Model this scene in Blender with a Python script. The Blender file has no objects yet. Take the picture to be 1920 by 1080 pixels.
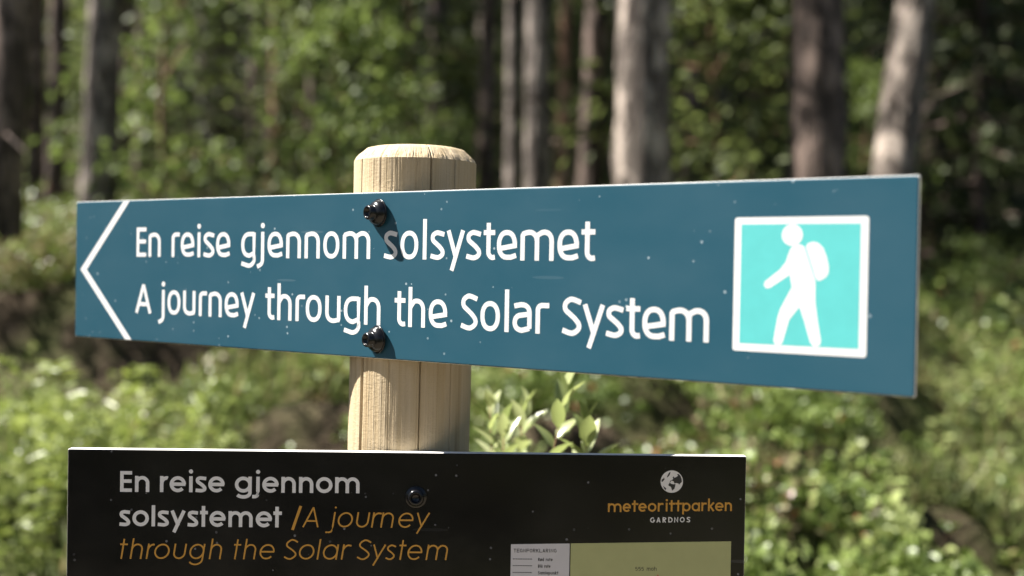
import bpy, bmesh, math, random
import numpy as np
from mathutils import Vector, Matrix

# ------------------------------------------------------------------ camera, world, sun, exposure
scene = bpy.context.scene
col = scene.collection
FPX = 2100.0                                   # focal length in pixels of a 1920 px wide frame
EYE = np.array([0.0, 0.0, 1.5])
CAMX = np.array([0.99986, 0.00024, 0.01682])   # camera right axis in the world
CAMY = np.array([0.01682, -0.01442, -0.99975]) # camera down axis
CAMZ = np.array([0.0, 0.9999, -0.01442])       # camera forward axis

cam_data = bpy.data.cameras.new('camera')
cam = bpy.data.objects.new('camera', cam_data)
col.objects.link(cam)
m = Matrix.Identity(4)
for i in range(3):
    m[i][0], m[i][1], m[i][2], m[i][3] = CAMX[i], -CAMY[i], -CAMZ[i], EYE[i]
cam.matrix_world = m
cam_data.sensor_width = 36.0
cam_data.lens = 36.0 * FPX / 1920.0
cam_data.clip_start, cam_data.clip_end = 0.05, 500.0
cam_data.dof.use_dof = True
cam_data.dof.focus_distance = 1.06
cam_data.dof.aperture_fstop = 2.7
cam_data.dof.aperture_blades = 0
scene.camera = cam

SUN_AZ = np.array([-0.995, 0.095]); SUN_AZ = SUN_AZ / np.linalg.norm(SUN_AZ)
SUN_EL = math.radians(53)
sun_dir = Vector((SUN_AZ[0] * math.cos(SUN_EL), SUN_AZ[1] * math.cos(SUN_EL), math.sin(SUN_EL)))
world = bpy.data.worlds.new('World'); scene.world = world; world.use_nodes = True
wn = world.node_tree
sky = wn.nodes.new('ShaderNodeTexSky'); sky.sky_type = 'NISHITA'; sky.sun_disc = False
sky.sun_elevation = SUN_EL
sky.sun_rotation = math.atan2(sun_dir.x, sun_dir.y)
bg = wn.nodes['Background']; bg.inputs['Strength'].default_value = 0.039
wn.links.new(sky.outputs[0], bg.inputs['Color'])
sl = bpy.data.lights.new('sun', 'SUN'); sl.energy = 5.0; sl.angle = math.radians(0.5); sl.color = (1.0, 0.955, 0.89)
sun = bpy.data.objects.new('sun', sl); col.objects.link(sun)
sun.rotation_euler = sun_dir.to_track_quat('Z', 'Y').to_euler()
sun.location = (-10, 3, 20)
scene.view_settings.view_transform = 'Standard'; scene.view_settings.look = 'None'
scene.view_settings.gamma = 1.0; scene.view_settings.use_curve_mapping = False
scene.view_settings.exposure = 1.72
cy = scene.cycles
cy.max_bounces = 4; cy.diffuse_bounces = 2; cy.glossy_bounces = 2; cy.transmission_bounces = 4
cy.use_denoising = True
cy.sample_clamp_indirect = 8.0

rng = np.random.default_rng(7)
random.seed(7)

# ------------------------------------------------------------------ helpers
def at(px, py, depth):
    """the world point that stands `depth` metres ahead in the direction of a photo pixel"""
    d = CAMX * (px - 960) / FPX + CAMY * (py - 540) / FPX + CAMZ
    return EYE + d / d[1] * depth

def tag(o, label=None, cat=None, group=None, kind=None):
    if label: o['label'] = label
    if cat: o['category'] = cat
    if group: o['group'] = group
    if kind: o['kind'] = kind
    return o

def empty(name, loc=(0, 0, 0), rz=0.0):
    o = bpy.data.objects.new(name, None); col.objects.link(o)
    o.location = loc; o.rotation_euler = (0, 0, rz); o.empty_display_size = 0.1
    return o

def link(name, me, parent=None):
    o = bpy.data.objects.new(name, me); col.objects.link(o)
    if parent is not None: o.parent = parent
    return o

def np_mesh(name, verts, faces, mats, smooth=False, var=None, face_mat=None):
    """faces: (n,k) int array, all with k corners"""
    verts = np.asarray(verts, np.float32); faces = np.asarray(faces, np.int32)
    me = bpy.data.meshes.new(name)
    me.vertices.add(len(verts)); me.vertices.foreach_set('co', verts.ravel())
    n, k = faces.shape
    me.loops.add(n * k); me.loops.foreach_set('vertex_index', faces.ravel())
    me.polygons.add(n)
    me.polygons.foreach_set('loop_start', np.arange(0, n * k, k, dtype=np.int32))
    try: me.polygons.foreach_set('loop_total', np.full(n, k, np.int32))
    except Exception: pass
    if smooth: me.polygons.foreach_set('use_smooth', np.ones(n, bool))
    for mt in (mats if isinstance(mats, (list, tuple)) else [mats]): me.materials.append(mt)
    if face_mat is not None: me.polygons.foreach_set('material_index', np.asarray(face_mat, np.int32))
    if var is not None:
        a = me.attributes.new('var', 'FLOAT', 'POINT'); a.data.foreach_set('value', np.asarray(var, np.float32))
    me.update(calc_edges=True); me.validate()
    return me

def bm_obj(name, bm, mat, parent=None, smooth=False):
    me = bpy.data.meshes.new(name); bm.to_mesh(me); bm.free()
    for mt in (mat if isinstance(mat, (list, tuple)) else [mat]): me.materials.append(mt)
    if smooth:
        for p in me.polygons: p.use_smooth = True
    return link(name, me, parent)

# ------------------------------------------------------------------ materials
def new_mat(name):
    mt = bpy.data.materials.new(name); mt.use_nodes = True
    return mt, mt.node_tree.nodes, mt.node_tree.links, mt.node_tree.nodes['Principled BSDF']

def math_node(N, L, op, a, b=None, clamp=False):
    n = N.new('ShaderNodeMath'); n.operation = op; n.use_clamp = clamp
    for i, v in enumerate((a, b)):
        if v is None: continue
        if isinstance(v, (int, float)): n.inputs[i].default_value = v
        else: L.new(v, n.inputs[i])
    return n.outputs[0]

def mix_col(N, L, fac, a, b):
    n = N.new('ShaderNodeMix'); n.data_type = 'RGBA'
    for sock, v in ((n.inputs[0], fac), (n.inputs[6], a), (n.inputs[7], b)):
        if isinstance(v, (int, float)): sock.default_value = v
        elif isinstance(v, tuple): sock.default_value = (*v, 1) if len(v) == 3 else v
        else: L.new(v, sock)
    return n.outputs[2]

def ramp(N, L, fac, stops):
    n = N.new('ShaderNodeValToRGB'); e = n.color_ramp.elements
    while len(e) < len(stops): e.new(0.5)
    for el, (p, c) in zip(e, stops): el.position = p; el.color = (*c, 1)
    L.new(fac, n.inputs[0]); return n.outputs[0]

def noise(N, L, vec, scale, detail=3.0, rough=0.5):
    n = N.new('ShaderNodeTexNoise'); n.inputs['Scale'].default_value = scale
    n.inputs['Detail'].default_value = detail; n.inputs['Roughness'].default_value = rough
    if vec is not None: L.new(vec, n.inputs['Vector'])
    return n.outputs['Fac']

def mapped(N, L, vec, scale=(1, 1, 1), rot=(0, 0, 0), loc=(0, 0, 0)):
    n = N.new('ShaderNodeMapping'); n.inputs['Scale'].default_value = scale
    n.inputs['Rotation'].default_value = rot; n.inputs['Location'].default_value = loc
    L.new(vec, n.inputs['Vector']); return n.outputs[0]

def object_co(N):
    return N.new('ShaderNodeTexCoord').outputs['Object']

def bump(N, L, h, strength, dist, bsdf):
    b = N.new('ShaderNodeBump'); b.inputs['Strength'].default_value = strength; b.inputs['Distance'].default_value = dist
    L.new(h, b.inputs['Height']); L.new(b.outputs[0], bsdf.inputs['Normal'])

def specks(N, L, co, scale, radius, share, stretch=(1, 1, 1), loc=(0, 0, 0)):
    """sparse little dots (dust, chips) as a mask"""
    v = N.new('ShaderNodeTexVoronoi'); v.inputs['Scale'].default_value = scale
    L.new(mapped(N, L, co, stretch, loc=loc), v.inputs['Vector'])
    sep = N.new('ShaderNodeSeparateColor'); L.new(v.outputs['Color'], sep.inputs[0])
    r = math_node(N, L, 'MULTIPLY', sep.outputs[1], radius)
    inside = math_node(N, L, 'LESS_THAN', v.outputs['Distance'], r)
    keep = math_node(N, L, 'LESS_THAN', sep.outputs[0], share)
    lev = math_node(N, L, 'MULTIPLY_ADD', sep.outputs[2], 0.7)
    lev.node.inputs[2].default_value = 0.15
    return math_node(N, L, 'MULTIPLY', math_node(N, L, 'MULTIPLY', inside, keep), lev)

def sign_paint(name, base, dust, rough, spec=0.5, amount=1.0):
    mt, N, L, b = new_mat(name)
    co = object_co(N)
    s1 = specks(N, L, co, 52, 0.07, 0.15)
    s2 = specks(N, L, co, 150, 0.18, 0.16, loc=(3.1, 0, 1.7))
    s3 = specks(N, L, co, 24, 0.13, 0.35, stretch=(0.3, 1, 3.4), loc=(0.4, 0, 0.9))
    s = math_node(N, L, 'MULTIPLY', math_node(N, L, 'MAXIMUM', math_node(N, L, 'MAXIMUM', s1, s2),
                  math_node(N, L, 'MULTIPLY', s3, 0.18)), amount, True)
    cloud = noise(N, L, mapped(N, L, co, (1, 1, 1.6)), 9, 4, 0.6)
    c1 = mix_col(N, L, math_node(N, L, 'MULTIPLY', cloud, 0.05), base, dust)
    L.new(mix_col(N, L, s, c1, dust), b.inputs['Base Color'])
    rr = math_node(N, L, 'MULTIPLY_ADD', cloud, 0.25); rr.node.inputs[2].default_value = rough - 0.1
    L.new(rr, b.inputs['Roughness'])
    b.inputs['Specular IOR Level'].default_value = spec
    return mt

def plain(name, c, rough=0.6, spec=0.4, metal=0.0):
    mt, N, L, b = new_mat(name)
    co = object_co(N)
    n = noise(N, L, co, 60, 3, 0.6)
    L.new(mix_col(N, L, n, tuple(x * 0.9 for x in c), tuple(min(1, x * 1.08) for x in c)), b.inputs['Base Color'])
    b.inputs['Roughness'].default_value = rough; b.inputs['Specular IOR Level'].default_value = spec
    b.inputs['Metallic'].default_value = metal
    return mt

M = {}
M['blue'] = sign_paint('blue_paint', (0.0112, 0.067, 0.102), (0.42, 0.50, 0.54), 0.32, 0.3, 0.75)
M['black'] = sign_paint('black_laminate', (0.0035, 0.003, 0.003), (0.26, 0.26, 0.28), 0.13, 0.5, 0.8)
M['pale_edge'] = plain('pale_edge', (0.80, 0.77, 0.72), 0.6)
M['white'] = plain('white_vinyl', (0.70, 0.70, 0.69), 0.5)
M['grey_print'] = plain('grey_print', (0.80, 0.78, 0.77), 0.4)
M['amber'] = plain('amber_print', (0.60, 0.30, 0.05), 0.4)
M['cyan'] = plain('cyan_print', (0.092, 0.465, 0.458), 0.5)
M['map_green'] = plain('map_green', (0.42, 0.43, 0.20), 0.45)
M['legend_white'] = plain('legend_white', (0.60, 0.58, 0.60), 0.45)
M['ink'] = plain('dark_ink', (0.03, 0.03, 0.03), 0.5)
M['red'] = plain('red_ink', (0.5, 0.06, 0.05), 0.5)
M['tan'] = plain('tan_line', (0.30, 0.26, 0.16), 0.5)
M['bolt'] = plain('black_steel', (0.005, 0.005, 0.006), 0.24, 0.4)
M['socket'] = plain('bare_steel', (0.5, 0.5, 0.5), 0.3, 0.5, 0.9)

def wood_mat():
    mt, N, L, b = new_mat('pine_wood')
    co = object_co(N)
    g1 = noise(N, L, mapped(N, L, co, (1, 1, 0.03)), 90, 4, 0.6)
    g2 = noise(N, L, mapped(N, L, co, (1, 1, 0.012)), 260, 3, 0.6)
    big = noise(N, L, mapped(N, L, co, (1, 1, 0.15)), 14, 3, 0.5)
    g = math_node(N, L, 'ADD', math_node(N, L, 'MULTIPLY', g1, 0.6), math_node(N, L, 'MULTIPLY', g2, 0.4))
    c = ramp(N, L, g, [(0.31, (0.27, 0.19, 0.10)), (0.44, (0.47, 0.37, 0.23)), (0.58, (0.54, 0.44, 0.30)), (0.75, (0.61, 0.52, 0.38))])
    c = mix_col(N, L, math_node(N, L, 'MULTIPLY', big, 0.5), c, (0.45, 0.34, 0.20))
    L.new(c, b.inputs['Base Color'])
    b.inputs['Roughness'].default_value = 0.75; b.inputs['Specular IOR Level'].default_value = 0.25
    saw = noise(N, L, mapped(N, L, co, (0.45, 0.45, 1.3)), 330, 4, 0.75)
    h = math_node(N, L, 'ADD', math_node(N, L, 'MULTIPLY', saw, 1.0), math_node(N, L, 'MULTIPLY', g2, 0.18))
    bump(N, L, h, 0.6, 0.0012, b)
    return mt
M['wood'] = wood_mat()

def bark_mat(name, dark, light, orange=None):
    mt, N, L, b = new_mat(name)
    co = object_co(N)
    n1 = noise(N, L, mapped(N, L, co, (1, 1, 0.22)), 16, 5, 0.65)
    n2 = noise(N, L, mapped(N, L, co, (1, 1, 0.45)), 7.0, 4, 0.65)
    c = ramp(N, L, n1, [(0.38, dark), (0.54, tuple((a + d) / 2 for a, d in zip(dark, light))), (0.68, light)])
    mr2 = N.new('ShaderNodeMapRange'); L.new(n2, mr2.inputs[0]); mr2.inputs[1].default_value = 0.52; mr2.inputs[2].default_value = 0.58
    c = mix_col(N, L, math_node(N, L, 'MULTIPLY', mr2.outputs[0], 0.85), c, tuple(min(0.5, q * 1.7) for q in light))
    n3 = noise(N, L, mapped(N, L, co, (1, 1, 0.35), loc=(4, 2, 1)), 5.0, 4, 0.7)
    mr3 = N.new('ShaderNodeMapRange'); L.new(n3, mr3.inputs[0]); mr3.inputs[1].default_value = 0.56; mr3.inputs[2].default_value = 0.64
    c = mix_col(N, L, math_node(N, L, 'MULTIPLY', mr3.outputs[0], 0.7), c, dark)
    if orange:
        sep = N.new('ShaderNodeSeparateXYZ'); L.new(co, sep.inputs[0])
        mr = N.new('ShaderNodeMapRange'); L.new(sep.outputs[2], mr.inputs[0])
        mr.inputs[1].default_value = 3.0; mr.inputs[2].default_value = 7.0
        c = mix_col(N, L, mr.outputs[0], c, orange)
    L.new(c, b.inputs['Base Color'])
    b.inputs['Roughness'].default_value = 0.85; b.inputs['Specular IOR Level'].default_value = 0.2
    bump(N, L, n1, 0.9, 0.03, b)
    return mt
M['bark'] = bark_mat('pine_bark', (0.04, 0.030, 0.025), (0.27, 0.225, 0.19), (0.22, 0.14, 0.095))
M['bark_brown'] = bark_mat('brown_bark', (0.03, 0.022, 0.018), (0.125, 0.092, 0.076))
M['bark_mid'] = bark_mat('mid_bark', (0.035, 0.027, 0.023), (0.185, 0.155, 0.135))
M['bark_orange'] = bark_mat('orange_bark', (0.14, 0.075, 0.045), (0.34, 0.20, 0.13))
M['twig'] = bark_mat('twig_bark', (0.10, 0.055, 0.035), (0.26, 0.15, 0.095))

def leaf_mat(name, stops, trans=0.35, rough=0.42, spec=0.5, hue_jit=0.0):
    mt, N, L, b = new_mat(name)
    at_ = N.new('ShaderNodeAttribute'); at_.attribute_name = 'var'
    fac = at_.outputs['Fac']
    if hue_jit:
        oi = N.new('ShaderNodeObjectInfo')
        r = math_node(N, L, 'MULTIPLY_ADD', oi.outputs['Random'], hue_jit); r.node.inputs[2].default_value = -hue_jit / 2
        fac = math_node(N, L, 'ADD', fac, r, True)
    c = ramp(N, L, fac, stops)
    L.new(c, b.inputs['Base Color'])
    b.inputs['Roughness'].default_value = rough; b.inputs['Specular IOR Level'].default_value = spec
    t = N.new('ShaderNodeBsdfTranslucent')
    tc = N.new('ShaderNodeHueSaturation'); tc.inputs['Saturation'].default_value = 1.1; tc.inputs['Value'].default_value = 1.5
    L.new(c, tc.inputs['Color']); L.new(tc.outputs[0], t.inputs['Color'])
    mx = N.new('ShaderNodeMixShader'); mx.inputs[0].default_value = trans
    L.new(b.outputs[0], mx.inputs[1]); L.new(t.outputs[0], mx.inputs[2])
    L.new(mx.outputs[0], N['Material Output'].inputs['Surface'])
    return mt
M['berry_leaf'] = leaf_mat('berry_leaf', [(0.0, (0.045, 0.07, 0.02)), (0.3, (0.10, 0.14, 0.035)), (0.6, (0.185, 0.24, 0.065)),
                                         (0.86, (0.31, 0.35, 0.135)), (0.93, (0.17, 0.12, 0.075)), (1.0, (0.28, 0.09, 0.05))], 0.18, 0.38, 0.42)
M['grass_leaf'] = leaf_mat('grass_leaf', [(0.0, (0.08, 0.11, 0.035)), (0.5, (0.15, 0.18, 0.065)), (0.8, (0.22, 0.22, 0.10)), (1.0, (0.26, 0.19, 0.12))], 0.35, 0.5, 0.4)
M['birch_leaf'] = leaf_mat('birch_leaf', [(0.0, (0.06, 0.075, 0.028)), (0.5, (0.115, 0.14, 0.05)), (1.0, (0.18, 0.215, 0.075))], 0.4, 0.5, 0.3, 0.4)
M['spruce_leaf'] = leaf_mat('spruce_leaf', [(0.0, (0.028, 0.036, 0.016)), (0.5, (0.055, 0.07, 0.026)), (1.0, (0.10, 0.115, 0.042))], 0.2, 0.55, 0.25, 0.3)
M['pine_needle'] = leaf_mat('pine_needle', [(0.0, (0.03, 0.05, 0.02)), (1.0, (0.07, 0.10, 0.04))], 0.15, 0.5, 0.4)
M['fern_leaf'] = leaf_mat('fern_leaf', [(0.0, (0.15, 0.19, 0.05)), (0.5, (0.25, 0.30, 0.075)), (1.0, (0.33, 0.37, 0.14))], 0.3, 0.38, 0.5)
M['lime_leaf'] = leaf_mat('lime_leaf', [(0.0, (0.07, 0.095, 0.03)), (0.5, (0.125, 0.165, 0.05)), (1.0, (0.19, 0.235, 0.08))], 0.35, 0.5, 0.25)
M['sapling_leaf'] = leaf_mat('sapling_leaf', [(0.0, (0.13, 0.17, 0.06)), (0.5, (0.31, 0.35, 0.14)), (1.0, (0.50, 0.53, 0.30))], 0.35, 0.25, 0.6)

def ground_mat():
    mt, N, L, b = new_mat('forest_floor')
    co = object_co(N)
    n1 = noise(N, L, co, 1.3, 5, 0.6); n2 = noise(N, L, co, 14, 4, 0.7)
    c1 = ramp(N, L, n2, [(0.3, (0.025, 0.019, 0.013)), (0.5, (0.06, 0.044, 0.029)), (0.7, (0.12, 0.09, 0.062))])
    c2 = ramp(N, L, n2, [(0.3, (0.03, 0.042, 0.013)), (0.55, (0.07, 0.088, 0.025)), (0.75, (0.12, 0.13, 0.05))])
    mr = N.new('ShaderNodeMapRange'); L.new(n1, mr.inputs[0]); mr.inputs[1].default_value = 0.40; mr.inputs[2].default_value = 0.60
    L.new(mix_col(N, L, mr.outputs[0], c1, c2), b.inputs['Base Color'])
    b.inputs['Roughness'].default_value = 0.95; b.inputs['Specular IOR Level'].default_value = 0.1
    bump(N, L, n2, 0.8, 0.05, b)
    return mt
M['ground'] = ground_mat()

# ------------------------------------------------------------------ the ground: a bank that climbs into the wood
GY = np.array([-200, -8, 0.8, 1.6, 2.6, 4.0, 6.0, 8.0, 12, 20, 35, 50, 70, 110, 200.])
GZ = np.array([-2, 0.0, 0.18, 0.26, 0.42, 0.72, 1.08, 1.38, 1.92, 2.7, 4.8, 9.0, 17.5, 36, 75.])
HUMMOCKS = [(-1.72, 5.2, 0.40, 0.46), (-2.42, 5.3, 0.40, 0.36), (-1.2, 6.6, 0.4, 0.3), (1.49, 4.7, 0.30, 0.26), (1.0, 4.05, 0.26, 0.24), (0.55, 4.9, 0.32, 0.24), (0.82, 3.25, 0.22, 0.20),
            (1.32, 3.5, 0.24, 0.20), (0.25, 4.3, 0.26, 0.2), (1.05, 2.7, 0.2, 0.16), (-0.75, 4.3, 0.28, 0.2), (1.9, 5.6, 0.35, 0.26), (-1.5, 3.4, 0.22, 0.16), (0.75, 5.9, 0.4, 0.28)]
def hollow(x, y):
    """true just in front of a hummock, where the bank is steep and bare"""
    h_ = np.zeros(np.shape(x), bool)
    for hx, hy, hr, hh in HUMMOCKS: h_ |= (np.abs(x - hx) < hr * 0.95) & (y > hy - 0.55) & (y < hy + 0.02)
    return h_
def ground_z(x, y):
    x = np.asarray(x, float); y = np.asarray(y, float)
    z = np.interp(y, GY, GZ)
    amp = np.clip((y - 1.0) / 8.0, 0.1, 1.0)
    z = z + amp * (0.12 * np.sin(x * 0.9 + 1.0) * np.cos(y * 0.7 + x * 0.21) + 0.06 * np.sin(x * 2.3 + y * 1.9))
    for hx, hy, hr, hh in HUMMOCKS:                     # hummocks with a steep front towards the camera
        u_ = (x - hx) / hr; w_ = (y - hy) / (hr * 0.9)
        z = z + hh * np.exp(-u_ ** 4) * np.where(w_ < 0, np.exp(-(w_ / 0.22) ** 2), np.exp(-(w_ / 1.6) ** 2))
    z = z - 0.035 * x * np.clip((y - 2) / 8, 0, 1) * np.exp(-np.abs(x) / 14)
    return z

def build_ground():
    xs = np.unique(np.concatenate([np.linspace(-200, -30, 14), np.linspace(-30, -8, 30), np.linspace(-8, -4, 24), np.linspace(-4, 4, 160), np.linspace(4, 8, 24), np.linspace(8, 30, 30), np.linspace(30, 200, 14)]))
    ys = np.unique(np.concatenate([np.linspace(-200, -10, 12), np.linspace(-10, 0, 14), np.linspace(0, 1.5, 10), np.linspace(1.5, 7, 200), np.linspace(7, 14, 60), np.linspace(14, 60, 60), np.linspace(60, 200, 24)]))
    X, Y = np.meshgrid(xs, ys); Z = ground_z(X, Y)
    v = np.stack([X, Y, Z], -1).reshape(-1, 3)
    nx, ny = len(xs), len(ys)
    i = np.arange(nx * ny).reshape(ny, nx)
    f = np.stack([i[:-1, :-1], i[:-1, 1:], i[1:, 1:], i[1:, :-1]], -1).reshape(-1, 4)
    o = link('ground', np_mesh('ground', v, f, M['ground'], True))
    tag(o, kind='structure')
build_ground()

def build_bounce_path():  # unseen gravel strip, added to bounce warm sunlight up onto the signs
    mt, N, L, b = new_mat('bounce_gravel')
    co = object_co(N); n1 = noise(N, L, co, 45, 4, 0.7); n2 = noise(N, L, co, 2.0, 3, 0.6)
    c = ramp(N, L, n1, [(0.3, (0.125, 0.10, 0.07)), (0.5, (0.23, 0.19, 0.135)), (0.72, (0.34, 0.29, 0.22))])
    L.new(mix_col(N, L, math_node(N, L, 'MULTIPLY', n2, 0.5), c, (0.20, 0.155, 0.105)), b.inputs['Base Color'])
    b.inputs['Roughness'].default_value = 0.95; bump(N, L, n1, 0.7, 0.02, b)
    xs = np.linspace(-30, 30, 150); vs = np.linspace(0, 1, 18)
    X, Vv = np.meshgrid(xs, vs)
    y0 = -2.1 + 0.10 * np.sin(X * 1.3); y1 = 0.85 + 0.10 * np.sin(X * 1.7 + 1)
    Y = y0 + (y1 - y0) * Vv; Z = ground_z(X, Y) + 0.012
    i = np.arange(X.size).reshape(X.shape)
    f = np.stack([i[:-1, :-1], i[:-1, 1:], i[1:, 1:], i[1:, :-1]], -1).reshape(-1, 4)
    tag(link('bounce_path', np_mesh('bounce_path', np.stack([X, Y, Z], -1).reshape(-1, 3), f, mt, True)), kind='structure')
build_bounce_path()

# ------------------------------------------------------------------ leaves in bulk
def unit(a): return a / np.maximum(np.linalg.norm(a, axis=-1, keepdims=True), 1e-9)

def leaf_arrays(c, d, length, width, fold=0.25, rg=rng):
    """diamond leaves: base at c, pointing along d; four corners, two triangles folded on the midrib"""
    n = len(c)
    d = unit(d)
    side = unit(np.cross(d, unit(rg.normal(size=(n, 3)) * 0.7 + np.array([0, 0, 1.0]))))
    nor = np.cross(side, d)
    L_ = np.asarray(length).reshape(-1, 1); W = np.asarray(width).reshape(-1, 1)
    mid = c + d * L_ * 0.52
    v = np.stack([c, mid + side * W * 0.5 + nor * W * fold, c + d * L_ - nor * L_ * 0.10, mid - side * W * 0.5 + nor * W * fold], 1)
    b = np.arange(n)[:, None] * 4
    f = np.concatenate([b + np.array([0, 1, 2]), b + np.array([0, 2, 3])], 0)
    return v.reshape(-1, 3), f

def bars(a, b, r):
    """thin three-sided twigs from a to b"""
    a, b = np.asarray(a, float), np.asarray(b, float); n = len(a)
    d = unit(b - a); s = unit(np.cross(d, np.array([0.31, 0.87, 0.4]))); t = np.cross(d, s)
    r = np.broadcast_to(np.asarray(r, float), (n,)).reshape(-1, 1)
    vs = []
    for k in range(3):
        o = s * math.cos(2.094 * k) + t * math.sin(2.094 * k)
        vs += [a + o * r, b + o * r * 0.55]
    v = np.stack(vs, 1).reshape(-1, 3); base = np.arange(n)[:, None] * 6
    f = np.concatenate([base + np.array(q) for q in ((0, 2, 3, 1), (2, 4, 5, 3), (4, 0, 1, 5))], 0)
    return v, f

# ------------------------------------------------------------------ tree builders
def trunk_mesh(name, h, r0, mat, lean=(0, 0), seed=0, sides=26, rings=56, r1=0.35, wob=0.05):
    rg = np.random.default_rng(seed)
    t = np.linspace(0, 1, rings) ** 1.9
    ph = rg.uniform(0, 6.28, 6)
    ang = np.linspace(0, 2 * math.pi, sides, endpoint=False)
    V = []
    for k, tt in enumerate(t):
        z = tt * h
        r = r0 * ((1 - tt) + r1 * tt) * (1 + 0.35 * math.exp(-z / 0.25))
        rr = r * (1 + 0.05 * np.sin(3 * ang + ph[0] + z * 1.3) + 0.04 * np.sin(7 * ang + ph[1] - z * 2.1) + 0.035 * rg.normal(size=sides) + 0.05 * np.sin(2 * ang + z * 3.1 + ph[4]) * np.sin(z * 5.3 + ph[5]))
        cx = lean[0] * z + wob * r0 * 6 * math.sin(z * 0.5 + ph[2]) * min(1, z / 2); cy_ = lean[1] * z + wob * r0 * 6 * math.sin(z * 0.43 + ph[3]) * min(1, z / 2)
        V.append(np.stack([cx + rr * np.cos(ang), cy_ + rr * np.sin(ang), np.full(sides, z - 0.15 * (k == 0))], -1))
    V = np.concatenate(V)
    i = np.arange(rings * sides).reshape(rings, sides)
    F = np.stack([i[:-1], np.roll(i, -1, 1)[:-1], np.roll(i, -1, 1)[1:], i[1:]], -1).reshape(-1, 4)
    return np_mesh(name, V, F, mat, True)

def add_stubs(tr, h0, h1, r, n, mat, lean, seed):
    """dead branch stubs, each a piece of its own on the trunk"""
    rg = np.random.default_rng(seed)
    for k in range(n):
        z = rg.uniform(h0, h1); a = rg.uniform(0, 6.28)
        p = np.array([lean[0] * z + r * 0.7 * math.cos(a), lean[1] * z + r * 0.7 * math.sin(a), z])
        q = p + np.array([math.cos(a), math.sin(a), rg.uniform(-0.3, 0.3)]) * rg.uniform(0.12, 0.5)
        v, f = bars(p[None], q[None], rg.uniform(0.008, 0.018))
        link('branch_stub', np_mesh('branch_stub', v, f, mat), tr)

def pine_crown_mesh(name, h0, h1, rad, n, mat, seed, size=0.16):
    rg = np.random.default_rng(seed)
    k = 34
    cz = rg.uniform(h0, h1, k); ca = rg.uniform(0, 6.28, k); tt = (cz - h0) / (h1 - h0)
    cr = rad * (1 - 0.7 * tt) * rg.uniform(0.25, 1.0, k)
    cc = np.stack([cr * np.cos(ca), cr * np.sin(ca), cz], -1)
    w = rg.integers(0, k, n)
    c = cc[w] + rg.normal(size=(n, 3)) * np.array([0.34, 0.34, 0.17]) * rad * 0.42
    d = rg.normal(size=(n, 3)) + unit(c * np.array([1, 1, 0])) * 0.8
    v, f = leaf_arrays(c, d, rg.uniform(0.6, 1.3, n) * size, rg.uniform(0.35, 0.7, n) * size * 0.6, 0.1, rg)
    return np_mesh(name, v, f, mat, var=np.repeat(np.clip(rg.normal(0.5, 0.25, n), 0, 1), 4))

pine_crowns = [pine_crown_mesh('pine_crown_mesh', 9.0, 14.8, 2.3, 4200, M['pine_needle'], 100 + k, 0.25) for k in range(3)]

def pine(px, Y, width_px, lean, label, mat='bark', seed=0, h=14.5, group=None, crown=True, name='pine_tree', zoff=0.0):
    r0 = width_px / FPX * Y / 2
    x = (px - 960) / FPX * Y
    z = float(ground_z(x, Y))
    root = empty(name, (x - lean[0] * max(0.3, 1.75 - z), Y, z + zoff), 0)
    tag(root, label, 'tree', group)
    tr = link('trunk', trunk_mesh('trunk', h, r0, M[mat], lean, seed), root)
    if group is None: add_stubs(tr, 0.9, 3.2, r0, 4, M['bark_brown'], lean, seed + 5)
    if crown:
        c = link('crown', pine_crowns[seed % 3], root)
        c.location = (lean[0] * 11, lean[1] * 11, 0); c.rotation_euler = (0, 0, seed * 1.3)
        if seed == 3: c.scale = (0.5, 0.5, 1.0)
    return root

# the trunks one can tell apart
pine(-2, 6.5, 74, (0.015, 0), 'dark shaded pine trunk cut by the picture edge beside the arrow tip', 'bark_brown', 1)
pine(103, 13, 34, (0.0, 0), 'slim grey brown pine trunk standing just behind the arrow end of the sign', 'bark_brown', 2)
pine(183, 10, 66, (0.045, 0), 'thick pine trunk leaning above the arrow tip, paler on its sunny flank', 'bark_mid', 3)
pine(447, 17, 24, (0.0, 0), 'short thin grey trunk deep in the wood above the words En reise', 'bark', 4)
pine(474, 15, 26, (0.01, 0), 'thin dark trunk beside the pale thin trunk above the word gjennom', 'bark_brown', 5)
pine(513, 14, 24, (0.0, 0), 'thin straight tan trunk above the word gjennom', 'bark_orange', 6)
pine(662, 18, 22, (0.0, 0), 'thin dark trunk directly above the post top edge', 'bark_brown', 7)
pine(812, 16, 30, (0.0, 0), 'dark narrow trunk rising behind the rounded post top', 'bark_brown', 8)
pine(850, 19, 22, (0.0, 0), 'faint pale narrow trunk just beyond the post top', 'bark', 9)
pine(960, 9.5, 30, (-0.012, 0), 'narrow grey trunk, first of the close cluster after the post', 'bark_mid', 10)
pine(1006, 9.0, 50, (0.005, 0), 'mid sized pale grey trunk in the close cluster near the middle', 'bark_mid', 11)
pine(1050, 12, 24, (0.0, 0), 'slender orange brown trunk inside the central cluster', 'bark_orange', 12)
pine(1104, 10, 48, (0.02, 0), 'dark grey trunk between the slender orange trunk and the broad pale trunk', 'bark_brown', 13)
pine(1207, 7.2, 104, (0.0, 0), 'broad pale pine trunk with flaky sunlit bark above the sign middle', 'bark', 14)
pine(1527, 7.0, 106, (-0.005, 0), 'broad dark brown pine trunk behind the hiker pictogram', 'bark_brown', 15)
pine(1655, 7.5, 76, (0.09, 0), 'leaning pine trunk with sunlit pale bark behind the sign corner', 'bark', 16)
pine(1745, 11, 46, (0.0, 0), 'very dark trunk standing in shade beyond the sign corner', 'bark_brown', 17)

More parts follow.
